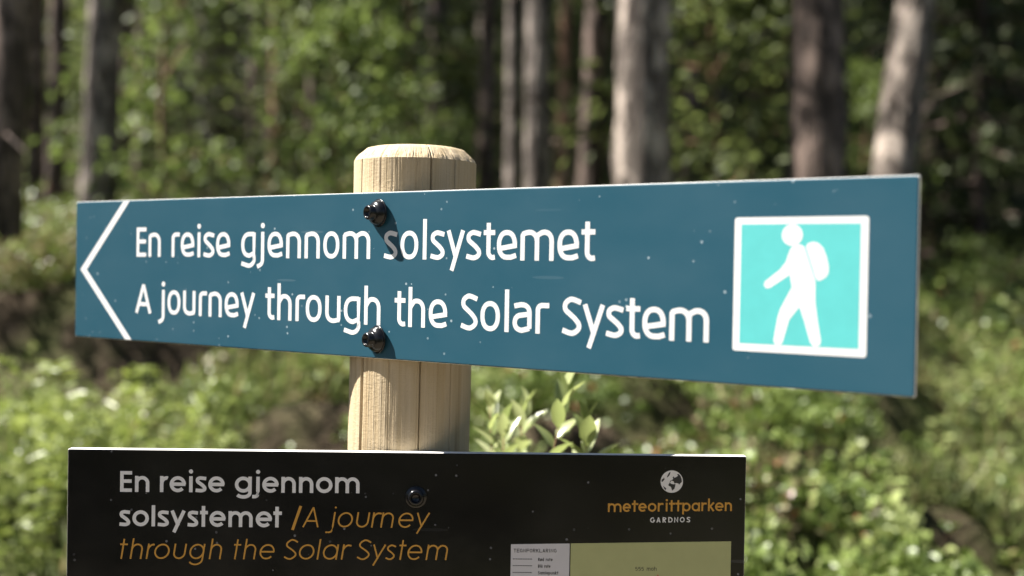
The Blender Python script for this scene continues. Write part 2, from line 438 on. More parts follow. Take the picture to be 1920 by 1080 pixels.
pine(60, 15, 22, (0.0, 0), 'very thin dark trunk between the cut off trunk and the slim grey trunk', 'bark_brown', 18)
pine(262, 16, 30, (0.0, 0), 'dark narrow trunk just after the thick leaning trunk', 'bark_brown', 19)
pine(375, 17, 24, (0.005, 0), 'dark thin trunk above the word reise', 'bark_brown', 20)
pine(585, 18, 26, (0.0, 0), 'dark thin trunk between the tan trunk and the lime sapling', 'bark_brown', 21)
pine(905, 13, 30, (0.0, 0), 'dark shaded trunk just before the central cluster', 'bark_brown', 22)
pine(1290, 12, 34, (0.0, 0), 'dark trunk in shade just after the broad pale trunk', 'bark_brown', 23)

# deeper trunks that nothing tells apart: copies of three trees
def copy_tree(o, loc, rz, s=1.0):
    c = o.copy(); col.objects.link(c); c.location = loc; c.rotation_euler = (0, 0, rz); c.scale = (s, s, s)
    for ch in o.children:
        d = ch.copy(); col.objects.link(d); d.parent = c
        for g in ch.children:
            e = g.copy(); col.objects.link(e); e.parent = d
    return c
FAR_LABEL = 'blurred thin trunk far back in the forest'
far_protos = []
fr = np.random.default_rng(21)
spots = []
while len(spots) < 64:
    Y = fr.uniform(13.5, 38); px = fr.uniform(-150, 2070)
    if all(abs(px - q) > 22 or abs(Y - w) > 6 for q, w in spots): spots.append((px, Y))
for k, (px, Y) in enumerate(spots):
    if k < 3:
        t = pine(px, Y, 0.20 / Y * FPX, (0.01 * (k - 1), 0), FAR_LABEL, ('bark', 'bark_brown', 'bark')[k], 40 + k, group='distant forest trunks')
        far_protos.append(t)
    else:
        x = (px - 960) / FPX * Y
        copy_tree(far_protos[k % 3], (x, Y, float(ground_z(x, Y))), fr.uniform(0, 6), fr.uniform(0.7, 1.35))

# pines the board mirrors, plus unseen ones at the side added to darken reflections
for k, (x, y) in enumerate(((-13.5, 0.2), (-14.0, 3.0), (-13, -3.2), (-2.6, -12.5), (0.6, -14), (3.4, -12))):
    t = copy_tree(far_protos[k % 3], (x, y, float(ground_z(x, y))), k * 1.1, 1.0 + 0.1 * (k % 4))
    tag(t, 'unseen pine beside or behind the viewer, added for reflections in the two signs', 'tree', 'unseen pines around the viewer')

# ------------------------------------------------------------------ understorey: leafy saplings and young spruces
def leafy_meshes(seed, n=1900, leaf=0.05, mat='birch_leaf', spread=(0.5, 0.5, 0.26), clumps=17):
    """a unit sapling: height 1, crown radius about 0.35; stem with limbs, leaves in clumps on the limbs"""
    rg = np.random.default_rng(seed)
    zs = np.linspace(0, 0.96, 9); wx = np.cumsum(rg.normal(size=9) * 0.012); wy = np.cumsum(rg.normal(size=9) * 0.012)
    st = np.stack([wx, wy, zs], -1); st[0, :2] = 0
    a, b = [st[:-1]], [st[1:]]; r = [np.linspace(0.013, 0.003, 8)]
    hz = rg.uniform(0.12, 0.97, clumps)
    ang = rg.uniform(0, 6.28, clumps)
    base = np.stack([np.interp(hz, zs, wx), np.interp(hz, zs, wy), hz * 0.9], -1)
    reach = 0.40 * (np.sin(np.clip(hz, 0, 1) * 2.6 + 0.45)) * rg.uniform(0.35, 1.1, clumps)
    tip = base + np.stack([np.cos(ang) * reach, np.sin(ang) * reach, reach * rg.uniform(0.1, 0.7, clumps)], -1)
    a.append(base); b.append(tip); r.append(np.full(clumps, 0.004))
    sv, sf = bars(np.concatenate(a), np.concatenate(b), np.concatenate(r))
    w = rg.integers(0, clumps, n); u = rg.uniform(0.25, 1.15, (n, 1))
    c = base[w] + (tip - base)[w] * u + rg.normal(size=(n, 3)) * np.array(spread) * 0.11
    d = rg.normal(size=(n, 3)) * 0.8 + unit(c - np.array([0, 0, 0.5])) * 0.6 + np.array([0, 0, -0.25])
    v, f = leaf_arrays(c, d, rg.uniform(0.6, 1.2, n) * leaf, rg.uniform(0.5, 0.9, n) * leaf * 0.8, 0.15, rg)
    tone = rg.uniform(0.2, 0.8, clumps)
    var = np.repeat(np.clip(tone[w] + rg.normal(0, 0.2, n), 0, 1), 4)
    return np_mesh('sapling_stem', sv, sf, M['twig']), np_mesh('sapling_leaves', v, f, M[mat], var=var)

def spruce_meshes(seed, n=4200):
    """a unit young spruce: height 1, drooping whorls of short needle sprays"""
    rg = np.random.default_rng(seed)
    a, b, r, C, D = [], [], [], [], []
    for z in np.linspace(0.06, 0.97, 17):
        k = int(rg.integers(5, 9)); R = 0.34 * (1 - z) ** 0.85 + 0.02
        for q in range(k):
            an = rg.uniform(0, 6.28); L_ = R * rg.uniform(0.6, 1.15)
            p0 = np.array([0, 0, z]); p1 = np.array([math.cos(an) * L_, math.sin(an) * L_, z - L_ * rg.uniform(0.05, 0.4)])
            a.append(p0); b.append(p1); r.append(0.004)
            m_ = max(8, int(n * L_ / 22)); u = rg.uniform(0.12, 1.05, (m_, 1))
            c = p0 + (p1 - p0) * u + rg.normal(size=(m_, 3)) * np.array([0.02, 0.02, 0.012])
            C.append(c); D.append(unit(p1 - p0) * 0.8 + rg.normal(size=(m_, 3)) * 0.7 + np.array([0, 0, -0.25]))
    a.append(np.array([0, 0, 0])); b.append(np.array([0, 0, 1.0])); r.append(0.014)
    sv, sf = bars(np.array(a), np.array(b), np.array(r))
    C = np.concatenate(C); D = np.concatenate(D); n = len(C)
    v, f = leaf_arrays(C, D, rg.uniform(0.018, 0.042, n), rg.uniform(0.005, 0.012, n), 0.1, rg)
    return np_mesh('spruce_stem', sv, sf, M['bark_brown']), np_mesh('spruce_needles', v, f, M['spruce_leaf'], var=np.repeat(np.clip(rg.normal(0.5, 0.22, n), 0, 1), 4))

leafy = [leafy_meshes(200 + k, 1500, (0.036, 0.042, 0.034, 0.039)[k]) for k in range(4)]
spruces = [spruce_meshes(300 + k) for k in range(3)]
lime = [leafy_meshes(260 + k, 1500, (0.042, 0.034)[k], 'lime_leaf') for k in range(2)]

def plant(kind, k, px, Y, h, label, wide=1.0, group=None, zoff=0.0):
    x = (px - 960) / FPX * Y; z = float(ground_z(x, Y))
    name, cat = (('leafy_sapling', 'sapling'), ('young_spruce', 'spruce'))[kind == 'spruce']
    root = empty(name, (x, Y, z - 0.03 + zoff), k * 1.7 + px)
    root.scale = (h * wide, h * wide, h)
    tag(root, label, cat, group)
    st, lv = (spruces[k % 3] if kind == 'spruce' else lime[k % 2] if kind == 'lime' else leafy[k % 4])
    link('trunk', st, root); link('crown', lv, root)
    return root

plant('lime', 0, 640, 6.8, 1.85, 'bright lime leafed birch sapling rising beside the post top', 0.85)
plant('lime', 1, 300, 10.5, 3.4, 'wide sunlit green birch sapling next to the thick leaning trunk', 1.1)
plant('spruce', 2, 405, 12.0, 3.6, 'dark green young spruce beside the short thin grey trunk', 0.9)
plant('leafy', 3, 62, 14.0, 4.2, 'green sapling between the cut off dark trunk and the slim grey trunk', 0.9)
plant('lime', 1, 765, 12.5, 4.3, 'lime green sapling high between post top and forest', 0.8)
plant('leafy', 1, 1135, 15.0, 4.2, 'yellow green sapling seen between the dark grey and broad pale trunks', 0.8)
plant('leafy', 0, 1335, 9.4, 3.3, 'dense green sapling filling the gap after the broad pale trunk', 1.15)
plant('leafy', 2, 1415, 9.6, 2.8, 'leafy green sapling beside the broad dark brown trunk', 1.1)
plant('spruce', 1, 1830, 9.5, 5.0, 'dark young spruce in deep shade beyond the sign corner', 1.1)
plant('spruce', 2, 1760, 12.0, 6.0, 'tall shaded spruce behind the very dark trunk', 1.0)
plant('lime', 1, 1832, 6.2, 0.8, 'low yellow green leafy bush lit in front of the dark spruce', 1.2)
plant('lime', 0, 1590, 8.6, 2.0, 'small bright sapling between the two trunks behind the pictogram', 0.7)
plant('leafy', 2, 560, 13.5, 3.0, 'green birch sapling between the tan trunk and the lime sapling', 1.0)
plant('leafy', 1, 890, 14.5, 3.6, 'pale green sapling beyond the post top and the faint pale trunk', 0.9)
for k, (x, y, h) in enumerate(((9.0, 0.5, 6.5), (8.4, 3.2, 6.0), (9.5, -2.4, 7.0), (8.2, -5.0, 6.5), (-3.4, -5.6, 3.4), (-1.6, -8.2, 5.0), (0.1, -7.6, 3.6), (1.3, -5.8, 2.6), (2.6, -8.4, 5.2), (4.2, -7.0, 4.0), (-5.4, -7.4, 5.5), (-13, -1.5, 7.5), (-12.6, 1.6, 7.0), (-13.2, 4.4, 8.0), (-12.4, -4.6, 8.0), (-11.5, -8, 7.5))):  # unseen spruces, added to block sky light and darken the sign reflections
    t = plant('spruce', k, 960, 12.0, h, 'unseen spruce beside or behind the viewer, added to block sky light and darken reflections', 1.25, 'unseen spruces around the viewer')
    t.location = (x, y, float(ground_z(x, y)) - 0.03)
pr = np.random.default_rng(33)
for k in range(34):
    Y = pr.uniform(14, 34); px = pr.uniform(-120, 2040)
    kind = 'spruce' if pr.uniform() < (0.35 if px < 1200 else 0.6) else 'leafy'
    h = pr.uniform(2.2, 5.5)
    plant(kind, k, px, Y, h, 'blurred young spruce in the distant forest understorey' if kind == 'spruce' else 'blurred leafy sapling in the distant forest understorey',
          pr.uniform(0.8, 1.3), 'distant young spruces' if kind == 'spruce' else 'distant leafy saplings')

# ------------------------------------------------------------------ far-off wood on the hillside, one mass
def build_far_wood():
    rg = np.random.default_rng(55)
    k = 1500
    Y = rg.uniform(34, 85, k); X = rg.uniform(-0.75, 0.75, k) * Y
    Hh = rg.uniform(5, 13, k); R = rg.uniform(0.8, 2.0, k)
    per = 110; w = np.repeat(np.arange(k), per); n = k * per
    t = rg.uniform(0.02, 1, n) ** 0.9; an = rg.uniform(0, 6.28, n)
    rad = R[w] * (1.05 - t) * np.sqrt(rg.uniform(0.1, 1, n))
    c = np.stack([X[w] + rad * np.cos(an), Y[w] + rad * np.sin(an), ground_z(X, Y)[w] + t * Hh[w]], -1)
    v, f = leaf_arrays(c, rg.normal(size=(n, 3)) + np.array([0, 0, -0.3]), rg.uniform(0.25, 0.6, n), rg.uniform(0.12, 0.3, n), 0.1, rg)
    tone = rg.uniform(0, 1, k)
    o = link('forest', np_mesh('forest', v, f, M['spruce_leaf'], var=np.repeat(np.clip(tone[w] + rg.normal(0, 0.15, n), 0, 1), 4)))
    tag(o, 'distant dark conifer forest covering the hillside', 'forest', kind='stuff')
build_far_wood()

# ------------------------------------------------------------------ ground cover: bilberry scrub, grass, moss heads
def oval_arrays(c, d, length, width, rg, up=(0, 0, 1.0), lay=0.5):
    """small oval leaves of six corners and four triangles, cupped along the midrib"""
    n = len(c); d = unit(d)
    side = unit(np.cross(d, unit(rg.normal(size=(n, 3)) * lay + np.array(up))))
    nor = np.cross(side, d)
    L_ = np.asarray(length).reshape(-1, 1); W = np.asarray(width).reshape(-1, 1)
    a, b = c + d * L_ * 0.28, c + d * L_ * 0.72 - nor * L_ * 0.05
    v = np.stack([c, a + side * W * 0.46 + nor * W * 0.12, b + side * W * 0.46 + nor * W * 0.12, c + d * L_ - nor * L_ * 0.14,
                  b - side * W * 0.46 + nor * W * 0.12, a - side * W * 0.46 + nor * W * 0.12], 1)
    q = np.arange(n)[:, None] * 6
    f = np.concatenate([q + np.array(t) for t in ((0, 1, 5), (1, 2, 5), (2, 4, 5), (2, 3, 4))], 0)
    return v.reshape(-1, 3), f

def build_scrub():
    """twigs rising from the bank, each ending in a rosette of small glossy leaves"""
    rg = np.random.default_rng(61)
    V, F, VAR, SA, SB = [], [], [], [], []
    off = 0
    def zone(n_tw, px0, px1, y0, y1, leaf, hgt, per, tone_c, odd_share, clump=0.5, slim=0.62, bare=-0.5):
        nonlocal off
        Y = np.sqrt(rg.uniform(y0 ** 2, y1 ** 2, n_tw)); X = (rg.uniform(px0, px1, n_tw) - 960) / FPX * Y
        wave = np.sin(X * 4.3 + 0.6 + Y) * np.sin(Y * 3.4 + X * 1.6) + 0.6 * np.sin(X * 9.0 + Y * 5.1) * np.sin(Y * 8 - X * 3)
        keep = wave > clump * (-1.2 + 1.3 * rg.uniform(size=n_tw)) - 0.25
        steep = ground_z(X, Y + 0.04) - ground_z(X, Y - 0.04) > 0.045
        patch = np.sin(X * 2.4 + 1.3 * np.sin(Y * 1.7) + 0.4) * np.sin(Y * 2.9 + 1.1 * np.sin(X * 2.1 + 2.0))
        keep &= ~(hollow(X, Y) & (rg.uniform(size=n_tw) < 0.93))
        keep &= ~(steep & (rg.uniform(size=n_tw) < 0.85)) & (patch > bare + rg.normal(0, 0.12, n_tw))
        X, Y, wave = X[keep], Y[keep], wave[keep]; k = len(X)
        Z = ground_z(X, Y); H = rg.uniform(*hgt, k) * (0.75 + 0.3 * np.clip(wave, -1, 1))
        lean = rg.normal(size=(k, 2)) * 0.35 + np.array([-0.12, 0])
        foot = np.stack([X, Y, Z - 0.02], -1); tip = foot + np.stack([lean[:, 0] * H, lean[:, 1] * H, H + 0.02], -1)
        ax = unit(tip - foot)
        w = np.repeat(np.arange(k), per); n = len(w); j = np.tile(np.arange(per), k)
        an = j * 2.4 + rg.uniform(0, 6.28, k)[w]
        drop = np.where(j < per * 0.6, rg.uniform(0, 0.10, n), rg.uniform(0.1, 0.75, n))
        c = tip[w] + (foot - tip)[w] * drop[:, None]
        out = np.stack([np.cos(an), np.sin(an), np.zeros(n)], -1)
        d = out + ax[w] * np.where(drop < 0.1, 0.75, 0.35)[:, None] + rg.normal(size=(n, 3)) * 0.18
        sz = leaf * rg.uniform(0.7, 1.25, n) * rg.uniform(0.75, 1.2, k)[w]
        v, f = oval_arrays(c, d, sz, sz * slim * rg.uniform(0.8, 1.2, n), rg)
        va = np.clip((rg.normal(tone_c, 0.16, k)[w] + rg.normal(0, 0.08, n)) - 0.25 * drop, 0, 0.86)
        odd = rg.uniform(size=n) < odd_share; va[odd] = rg.uniform(0.90, 1.0, odd.sum())
        V.append(v); F.append(f + off); VAR.append(np.repeat(va, 6)); off += len(v)
        SA.append(foot); SB.append(tip)
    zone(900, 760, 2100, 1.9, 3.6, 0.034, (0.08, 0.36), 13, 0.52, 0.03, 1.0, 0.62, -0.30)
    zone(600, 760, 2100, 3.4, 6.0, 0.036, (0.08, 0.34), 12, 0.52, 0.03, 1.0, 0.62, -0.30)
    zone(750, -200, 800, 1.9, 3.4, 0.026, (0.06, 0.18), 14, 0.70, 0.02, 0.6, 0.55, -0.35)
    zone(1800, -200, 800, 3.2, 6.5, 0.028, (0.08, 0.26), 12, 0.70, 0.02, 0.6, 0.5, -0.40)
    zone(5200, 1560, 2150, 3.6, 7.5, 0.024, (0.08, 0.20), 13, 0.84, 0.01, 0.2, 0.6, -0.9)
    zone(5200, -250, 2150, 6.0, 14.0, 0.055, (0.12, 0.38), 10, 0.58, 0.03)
    def mounds(n_m, px0, px1, y0, y1, leaf, rad, hgt, per, tone_c, brown):
        """leafy hummocks: leaves on the outer shell only, so their fronts and feet stay dark"""
        nonlocal off
        Y = np.sqrt(rg.uniform(y0 ** 2, y1 ** 2, n_m)); X = (rg.uniform(px0, px1, n_m) - 960) / FPX * Y
        ok = ~(hollow(X, Y) | hollow(X, Y + 0.12)); X, Y = X[ok], Y[ok]; n_m = len(X)
        R = rg.uniform(*rad, n_m); H = rg.uniform(*hgt, n_m) * (R / np.mean(R)) ** 0.5; Z = ground_z(X, Y)
        m_ = (per * (R / np.mean(R)) ** 2).astype(int); w = np.repeat(np.arange(n_m), m_); n = len(w)
        p = unit(rg.normal(size=(n, 3)) * np.array([1, 1, 1.15])); p[:, 2] = np.abs(p[:, 2])
        low = (p[:, 2] < 0.35) & (rg.uniform(size=n) < 0.6); p[low, 2] += 0.5; p = unit(p)
        lump = 1 + 0.22 * np.sin(p[:, 0] * 7 + w) * np.sin(p[:, 1] * 6 + w * 1.7) + rg.normal(0, 0.07, n)
        c = np.stack([X[w] + R[w] * p[:, 0] * lump, Y[w] + R[w] * p[:, 1] * lump, Z[w] - 0.02 + H[w] * p[:, 2] * lump], -1)
        d = p * 0.7 + rg.normal(size=(n, 3)) * 0.55 + np.array([0, 0, 0.25])
        sz = leaf * rg.uniform(0.65, 1.3, n) * rg.uniform(0.8, 1.25, n_m)[w]
        v, f = oval_arrays(c, d, sz, sz * rg.uniform(0.5, 0.8, n), rg, lay=0.8)
        va = np.clip(rg.normal(tone_c, 0.17, n_m)[w] + rg.normal(0, 0.10, n), 0, 0.86)
        dry = (rg.uniform(size=n_m) < brown)[w] & (rg.uniform(size=n) < 0.6); va[dry] = rg.uniform(0.895, 0.93, dry.sum())
        odd = rg.uniform(size=n) < 0.012; va[odd] = rg.uniform(0.95, 1.0, odd.sum())
        V.append(v); F.append(f + off); VAR.append(np.repeat(va, 6)); off += len(v)
    mounds(120, 780, 1720, 2.0, 3.6, 0.030, (0.09, 0.21), (0.12, 0.32), 380, 0.50, 0.12)
    mounds(120, 780, 1760, 3.4, 6.2, 0.031, (0.12, 0.28), (0.12, 0.32), 500, 0.52, 0.12)
    mounds(60, 1650, 2150, 1.9, 3.4, 0.032, (0.10, 0.22), (0.12, 0.28), 330, 0.60, 0.15)
    mounds(55, -250, 800, 2.1, 4.0, 0.026, (0.10, 0.20), (0.06, 0.16), 380, 0.70, 0.25)
    mounds(130, -250, 800, 3.9, 7.0, 0.030, (0.14, 0.30), (0.10, 0.24), 430, 0.70, 0.25)
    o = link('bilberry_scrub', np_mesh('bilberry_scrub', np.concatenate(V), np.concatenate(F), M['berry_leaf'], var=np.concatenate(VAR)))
    tag(o, 'low bilberry scrub with small glossy leaves covering the bank', 'scrub', kind='stuff')
    v, f = bars(np.concatenate(SA), np.concatenate(SB), 0.0022)
    s = link('twigs', np_mesh('twigs', v, f, M['twig']), o); tag(s, kind='stuff')
build_scrub()

def build_grass():
    rg = np.random.default_rng(71)
    V, F, VAR = [], [], []; off = 0
    for (n, px0, px1, y0, y1, hgt) in ((12000, -120, 760, 2.4, 7.5, (0.08, 0.24)), (7000, 1600, 2100, 3.4, 7.0, (0.06, 0.18)), (12000, 150, 900, 7, 15, (0.12, 0.36))):
        Y = rg.uniform(y0, y1, n); X = (rg.uniform(px0, px1, n) - 960) / FPX * Y
        tuft = np.sin(X * 3.3 + Y) * np.sin(Y * 2.7 - X) > rg.uniform(-0.9, 0.5, n)
        tuft &= ~hollow(X, Y)
        X, Y = X[tuft], Y[tuft]; k = len(X)
        c = np.stack([X, Y, ground_z(X, Y) - 0.01 + rg.uniform(0, 0.1, k)], -1)
        d = rg.normal(size=(k, 3)) * 0.45 + np.array([0, 0, 1.0])
        v, f = leaf_arrays(c, d, rg.uniform(*hgt, k), rg.uniform(0.004, 0.009, k) * (1 + Y / 8), 0.1, rg)
        V.append(v); F.append(f + off); off += len(v); VAR.append(np.repeat(np.clip(rg.normal(0.5, 0.25, k), 0, 1), 4))
    o = link('grass', np_mesh('grass', np.concatenate(V), np.concatenate(F), M['grass_leaf'], var=np.concatenate(VAR)))
    tag(o, 'pale green grass and heather growing through the scrub', 'grass', kind='stuff')
build_grass()

# ------------------------------------------------------------------ ferns
def fern(px, py, Y, size, n_fronds, label, seed):
    rg = np.random.default_rng(seed)
    p = at(px, py, Y); z = float(ground_z(p[0], Y))
    root = empty('fern', (p[0], Y, z)); tag(root, label, 'fern')
    top = max(0.12, p[2] - z) / 1.25
    for k in range(n_fronds):
        an = k * 6.283 / n_fronds + rg.uniform(-0.3, 0.3)
        t = np.linspace(0, 1, 13)
        rr = size * t * rg.uniform(0.8, 1.1); zz = top * (1.25 * np.sin(t * 2.2)) * rg.uniform(0.8, 1.1)
        P = np.stack([np.cos(an) * rr, np.sin(an) * rr, zz], -1)
        sv, sf = bars(P[:-1], P[1:], 0.003)
        c, d, ln = [], [], []
        tang = unit(np.gradient(P, axis=0)); side = unit(np.cross(tang, np.array([0, 0, 1.0])))
        for s in (-1, 1):
            for i in range(2, 13):
                for h in (0, 0.5):
                    if i + h > 12: continue
                    q = P[i] if h == 0 else (P[i] + P[min(12, i + 1)]) / 2
                    c.append(q); d.append(side[i] * s + tang[i] * 0.45 + rg.normal(size=3) * 0.12)
                    ln.append(size * 0.27 * (1.08 - t[i]) + 0.012)
        c, d, ln = np.array(c), np.array(d), np.array(ln)
        v, f = leaf_arrays(c, d, ln, ln * 0.26, 0.1, rg)
        f2 = np.concatenate([sf[:, [0, 1, 2]], sf[:, [0, 2, 3]]]) + len(v)
        va = np.concatenate([np.repeat(np.clip(rg.normal(0.5, 0.25, len(c)), 0, 1), 4), np.full(len(sv), 0.3)])
        link('frond', np_mesh('frond', np.concatenate([v, sv]), np.concatenate([f, f2]), M['fern_leaf'], var=va), root)

fern(160, 700, 3.3, 0.34, 9, 'bright yellow green fern below the arrow tip', 1)
fern(275, 752, 3.0, 0.28, 9, 'sunlit fern just above the dark board corner', 2)
fern(40, 790, 3.0, 0.26, 8, 'pale fern beside the dark board edge near the picture border', 3)
fern(350, 795, 2.8, 0.16, 7, 'small lime fern low behind the dark board', 4)

# ------------------------------------------------------------------ the leafy shoots by the post
def oval_leaf(bm, base, d, up, length, width, rg):
    """one oval leaf with a folded, curled blade"""
    d = d.normalized(); s = d.cross(up).normalized(); n = s.cross(d)
    rows = []
    for i in range(6):
        t = i / 5; w = width * 0.5 * math.sin(math.pi * min(1, t ** 0.75 * 0.97 + 0.02)) ** 0.8
        p = base + d * length * t - n * length * 0.16 * t * t
        rows.append([bm.verts.new(p - s * w + n * w * 0.35), bm.verts.new(p), bm.verts.new(p + s * w + n * w * 0.35)])
    for a, b in zip(rows[:-1], rows[1:]):
        for j in range(2): bm.faces.new((a[j], a[j + 1], b[j + 1], b[j]))

def shoot(name, px, py_top, Y, height, lean, label, seed, n=11, leaf=0.034):
    rg = random.Random(seed)
    tip = Vector(at(px, py_top, Y)); gz = float(ground_z(tip.x, Y))
    base = Vector((tip.x - lean * (tip.z - gz), Y + 0.05, gz - 0.02))
    root = empty(name, base); tag(root, label, 'shoot')
    P = [base + (tip - base) * t + Vector((0.012 * math.sin(t * 7 + seed), 0.01 * math.cos(t * 5 + seed), 0)) * (1 - t) for t in [i / 12 for i in range(13)]]
    A = np.array([list(p - base) for p in P])
    sv, sf = bars(A[:-1], A[1:], np.linspace(0.0035, 0.0012, 12))
    link('stem', np_mesh('stem', sv, sf, M['twig']), root)
    L_ = (tip - base).length
    me_list = []
    for i in range(n):
        t = 1 - (i / n) * height / L_
        k = min(11, int(t * 12)); p = P[k] + (P[k + 1] - P[k]) * (t * 12 - k) - base
        an = i * 2.4 + seed; out = Vector((math.cos(an), math.sin(an), 0)); up = (P[12] - P[9]).normalized()
        d = out * (0.25 + 0.5 * min(1, i / 5)) + up * (1.25 - 0.5 * min(1, i / 8))
        bm = bmesh.new()
        oval_leaf(bm, p, d, out * -0.6 + up + Vector((rg.uniform(-.4, .4), rg.uniform(-.4, .4), 0)), leaf * rg.uniform(0.75, 1.15) * (0.65 + 0.35 * min(1, i / 3)), leaf * rg.uniform(0.33, 0.46), rg)
        o = bm_obj('leaf', bm, M['sapling_leaf'], root, True)
        a = o.data.attributes.new('var', 'FLOAT', 'POINT'); a.data.foreach_set('value', np.full(len(o.data.vertices), rg.uniform(0.2, 1.0), np.float32))

shoot('leafy_shoot', 1063, 726, 1.36, 0.13, 0.20, 'upright leafy shoot with a reddish stem between sign and dark board', 1, 10, 0.048)
shoot('leafy_shoot', 918, 750, 1.50, 0.14, -0.05, 'pale leafy shoot growing close against the post', 2, 14, 0.044)
shoot('leafy_shoot', 985, 758, 1.52, 0.14, 0.12, 'shorter leafy shoot between the post and the reddish stemmed shoot', 3, 13, 0.046)
shoot('leafy_shoot', 1098, 792, 1.36, 0.08, -0.06, 'low shoot with broad green leaves peeking above the dark board', 4, 8, 0.050)
shoot('leafy_shoot', 946, 792, 1.42, 0.10, 0.02, 'lowest pale shoot half hidden by the dark board near the post', 6, 10, 0.044)

# ------------------------------------------------------------------ the round post
PX, PY, PR, PTOP = -0.1012, 1.1378, 0.0613, 1.6245
def build_post():
    S = 720
    ang = np.linspace(0, 2 * math.pi, S, endpoint=False)
    prof = [(0.02, 1.0)] + [(z, 1.0) for z in np.linspace(0.25, PTOP - 0.016, 70)]
    rg = np.random.default_rng(3)
    # drying cracks: (angle seen from the camera, depth, half width, wander)
    def front(off): return -math.pi / 2 + math.asin(max(-0.999, min(0.999, off)))
    cracks = [(front(-0.80), 0.011, 0.016, 0.006, 1.5, 9), (front(-0.72), 0.012, 0.026, 0.008, 0.0, 1.5), (front(-0.46), 0.002, 0.008, 0.006, 1.52, 9), (front(0.33), 0.006, 0.010, 0.004, 1.5, 9), (front(0.24), 0.006, 0.010, 0.004, 0.0, 1.5),
              (front(0.70), 0.0025, 0.010, 0.01, 0, 9), (front(-0.70), 0.0035, 0.010, 0.02, 0, 1.52), (front(-0.25), 0.0015, 0.009, 0.01, 0, 1.45), (2.2, 0.006, 0.012, 0.01, 0, 9)]
    tilt = np.array([0.0085, -0.004])
    lum = rg.normal(size=S) * 0.00012
    def ring(z, scale, k):
        r = np.full(S, PR * scale) + lum
        for a, dep, hw, wan, z0, z1 in cracks:
            if z < z0 or z > z1: continue
            aa = a + wan * math.sin(z * 9 + a * 5)
            dd = np.abs((ang - aa + math.pi) % (2 * math.pi) - math.pi)
            r = r - dep * np.clip(1 - dd / hw, 0, 1) ** 0.7
        r = r + rg.normal(size=S) * 0.00010
        cx = PX + tilt[0] * (z - 1.467); cy_ = PY + tilt[1] * (z - 1.467)
        return np.stack([cx + r * np.cos(ang), cy_ + r * np.sin(ang), np.full(S, z)], -1)
    rings = [ring(z, s, k) for k, (z, s) in enumerate(prof)]
    for t in np.linspace(0, 1, 6)[1:]:                    # turned, rough-sawn chamfer
        R_ = ring(PTOP - 0.016 + 0.013 * t, 1.0 - 0.20 * t ** 1.15, 0)
        R_[:, 2] += rg.normal(size=S) * 0.0007 * (1 - t) + 0.0008 * np.sin(ang * 23) * (1 - t)
        rings.append(R_)
    for s, dz in ((0.70, 0.0145), (0.4, 0.0155), (0.05, 0.016)): rings.append(ring(PTOP - 0.016 + dz, s, 0))
    root = empty('wooden_post', (PX, PY, 0.15))
    ns = len(prof)
    for name, rs in (('shaft', rings[:ns]), ('chamfered_top', rings[ns - 1:])):
        V = np.concatenate(rs) - np.array([PX, PY, 0.15]); n = len(rs)
        i = np.arange(n * S).reshape(n, S)
        F = np.stack([i[:-1], np.roll(i, -1, 1)[:-1], np.roll(i, -1, 1)[1:], i[1:]], -1).reshape(-1, 4)
        link(name, np_mesh(name, V, F, M['wood'], name == 'shaft'), root)
    tag(root, 'round pale pine post with chamfered top and drying cracks carrying both signs', 'post')
build_post()

# ------------------------------------------------------------------ drawing flat print: strokes and filled outlines
class Print:
    """flat pieces in a sign's own plane; (x, z) in millimetres, y = height above the face"""
    def __init__(self, lift=0.0001): self.v, self.f, self.lift, self.n = [], [], lift, 0
    def layer(self):
        self.n += 1; return -(self.lift + 0.00001 * (self.n % 12))
    def fill(self, pts, lift=None):
        y = self.layer() if lift is None else -lift
        b = len(self.v); self.v += [(p[0] / 1000, y, p[1] / 1000) for p in pts]
        area = sum(pts[i][0] * pts[(i + 1) % len(pts)][1] - pts[(i + 1) % len(pts)][0] * pts[i][1] for i in range(len(pts)))
        idx = list(range(b, b + len(pts)))
        self.f.append(tuple(idx if area > 0 else idx[::-1]))
    def stroke(self, pts, w, closed=False, taper=None):
        P = [np.array(pts[0], float)]
        for q in pts[1:]:
            if np.hypot(*(np.array(q) - P[-1])) > 0.12 * w: P.append(np.array(q, float))
        P[-1] = np.array(pts[-1], float); P = np.array(P)
        if closed: P = np.vstack([P[-1], P, P[0], P[1]])
        T = np.diff(P, axis=0); T /= np.maximum(np.linalg.norm(T, axis=1, keepdims=True), 1e-9)
        N = np.stack([-T[:, 1], T[:, 0]], -1)
        mit = np.zeros_like(P)
        mit[0], mit[-1] = N[0], N[-1]
        for i in range(1, len(P) - 1):
            s = N[i - 1] + N[i]; l = np.linalg.norm(s)
            s = s / max(l, 1e-6); mit[i] = s / max(0.55, float(s @ N[i]))
        if closed: P, mit = P[1:-1], mit[1:-1]
        ww = np.full(len(P), w / 2) if taper is None else np.asarray(taper) * w / 2
        A, B = P + mit * ww[:, None], P - mit * ww[:, None]
        y = self.layer(); b = len(self.v)
        for a, c in zip(A, B): self.v += [(a[0] / 1000, y, a[1] / 1000), (c[0] / 1000, y, c[1] / 1000)]
        for i in range(len(P) - 1):
            self.f.append((b + 2 * i + 1, b + 2 * i + 3, b + 2 * i + 2, b + 2 * i))
    def dot(self, x, z, r, rz=None):
        self.fill([(x + r * math.cos(a), z + (rz or r) * math.sin(a)) for a in np.linspace(0, 2 * math.pi, 28, endpoint=False)])
    def build(self, name, mat, parent):
        me = bpy.data.meshes.new(name); me.from_pydata(self.v, [], self.f); me.materials.append(mat); me.update()
        return link(name, me, parent)

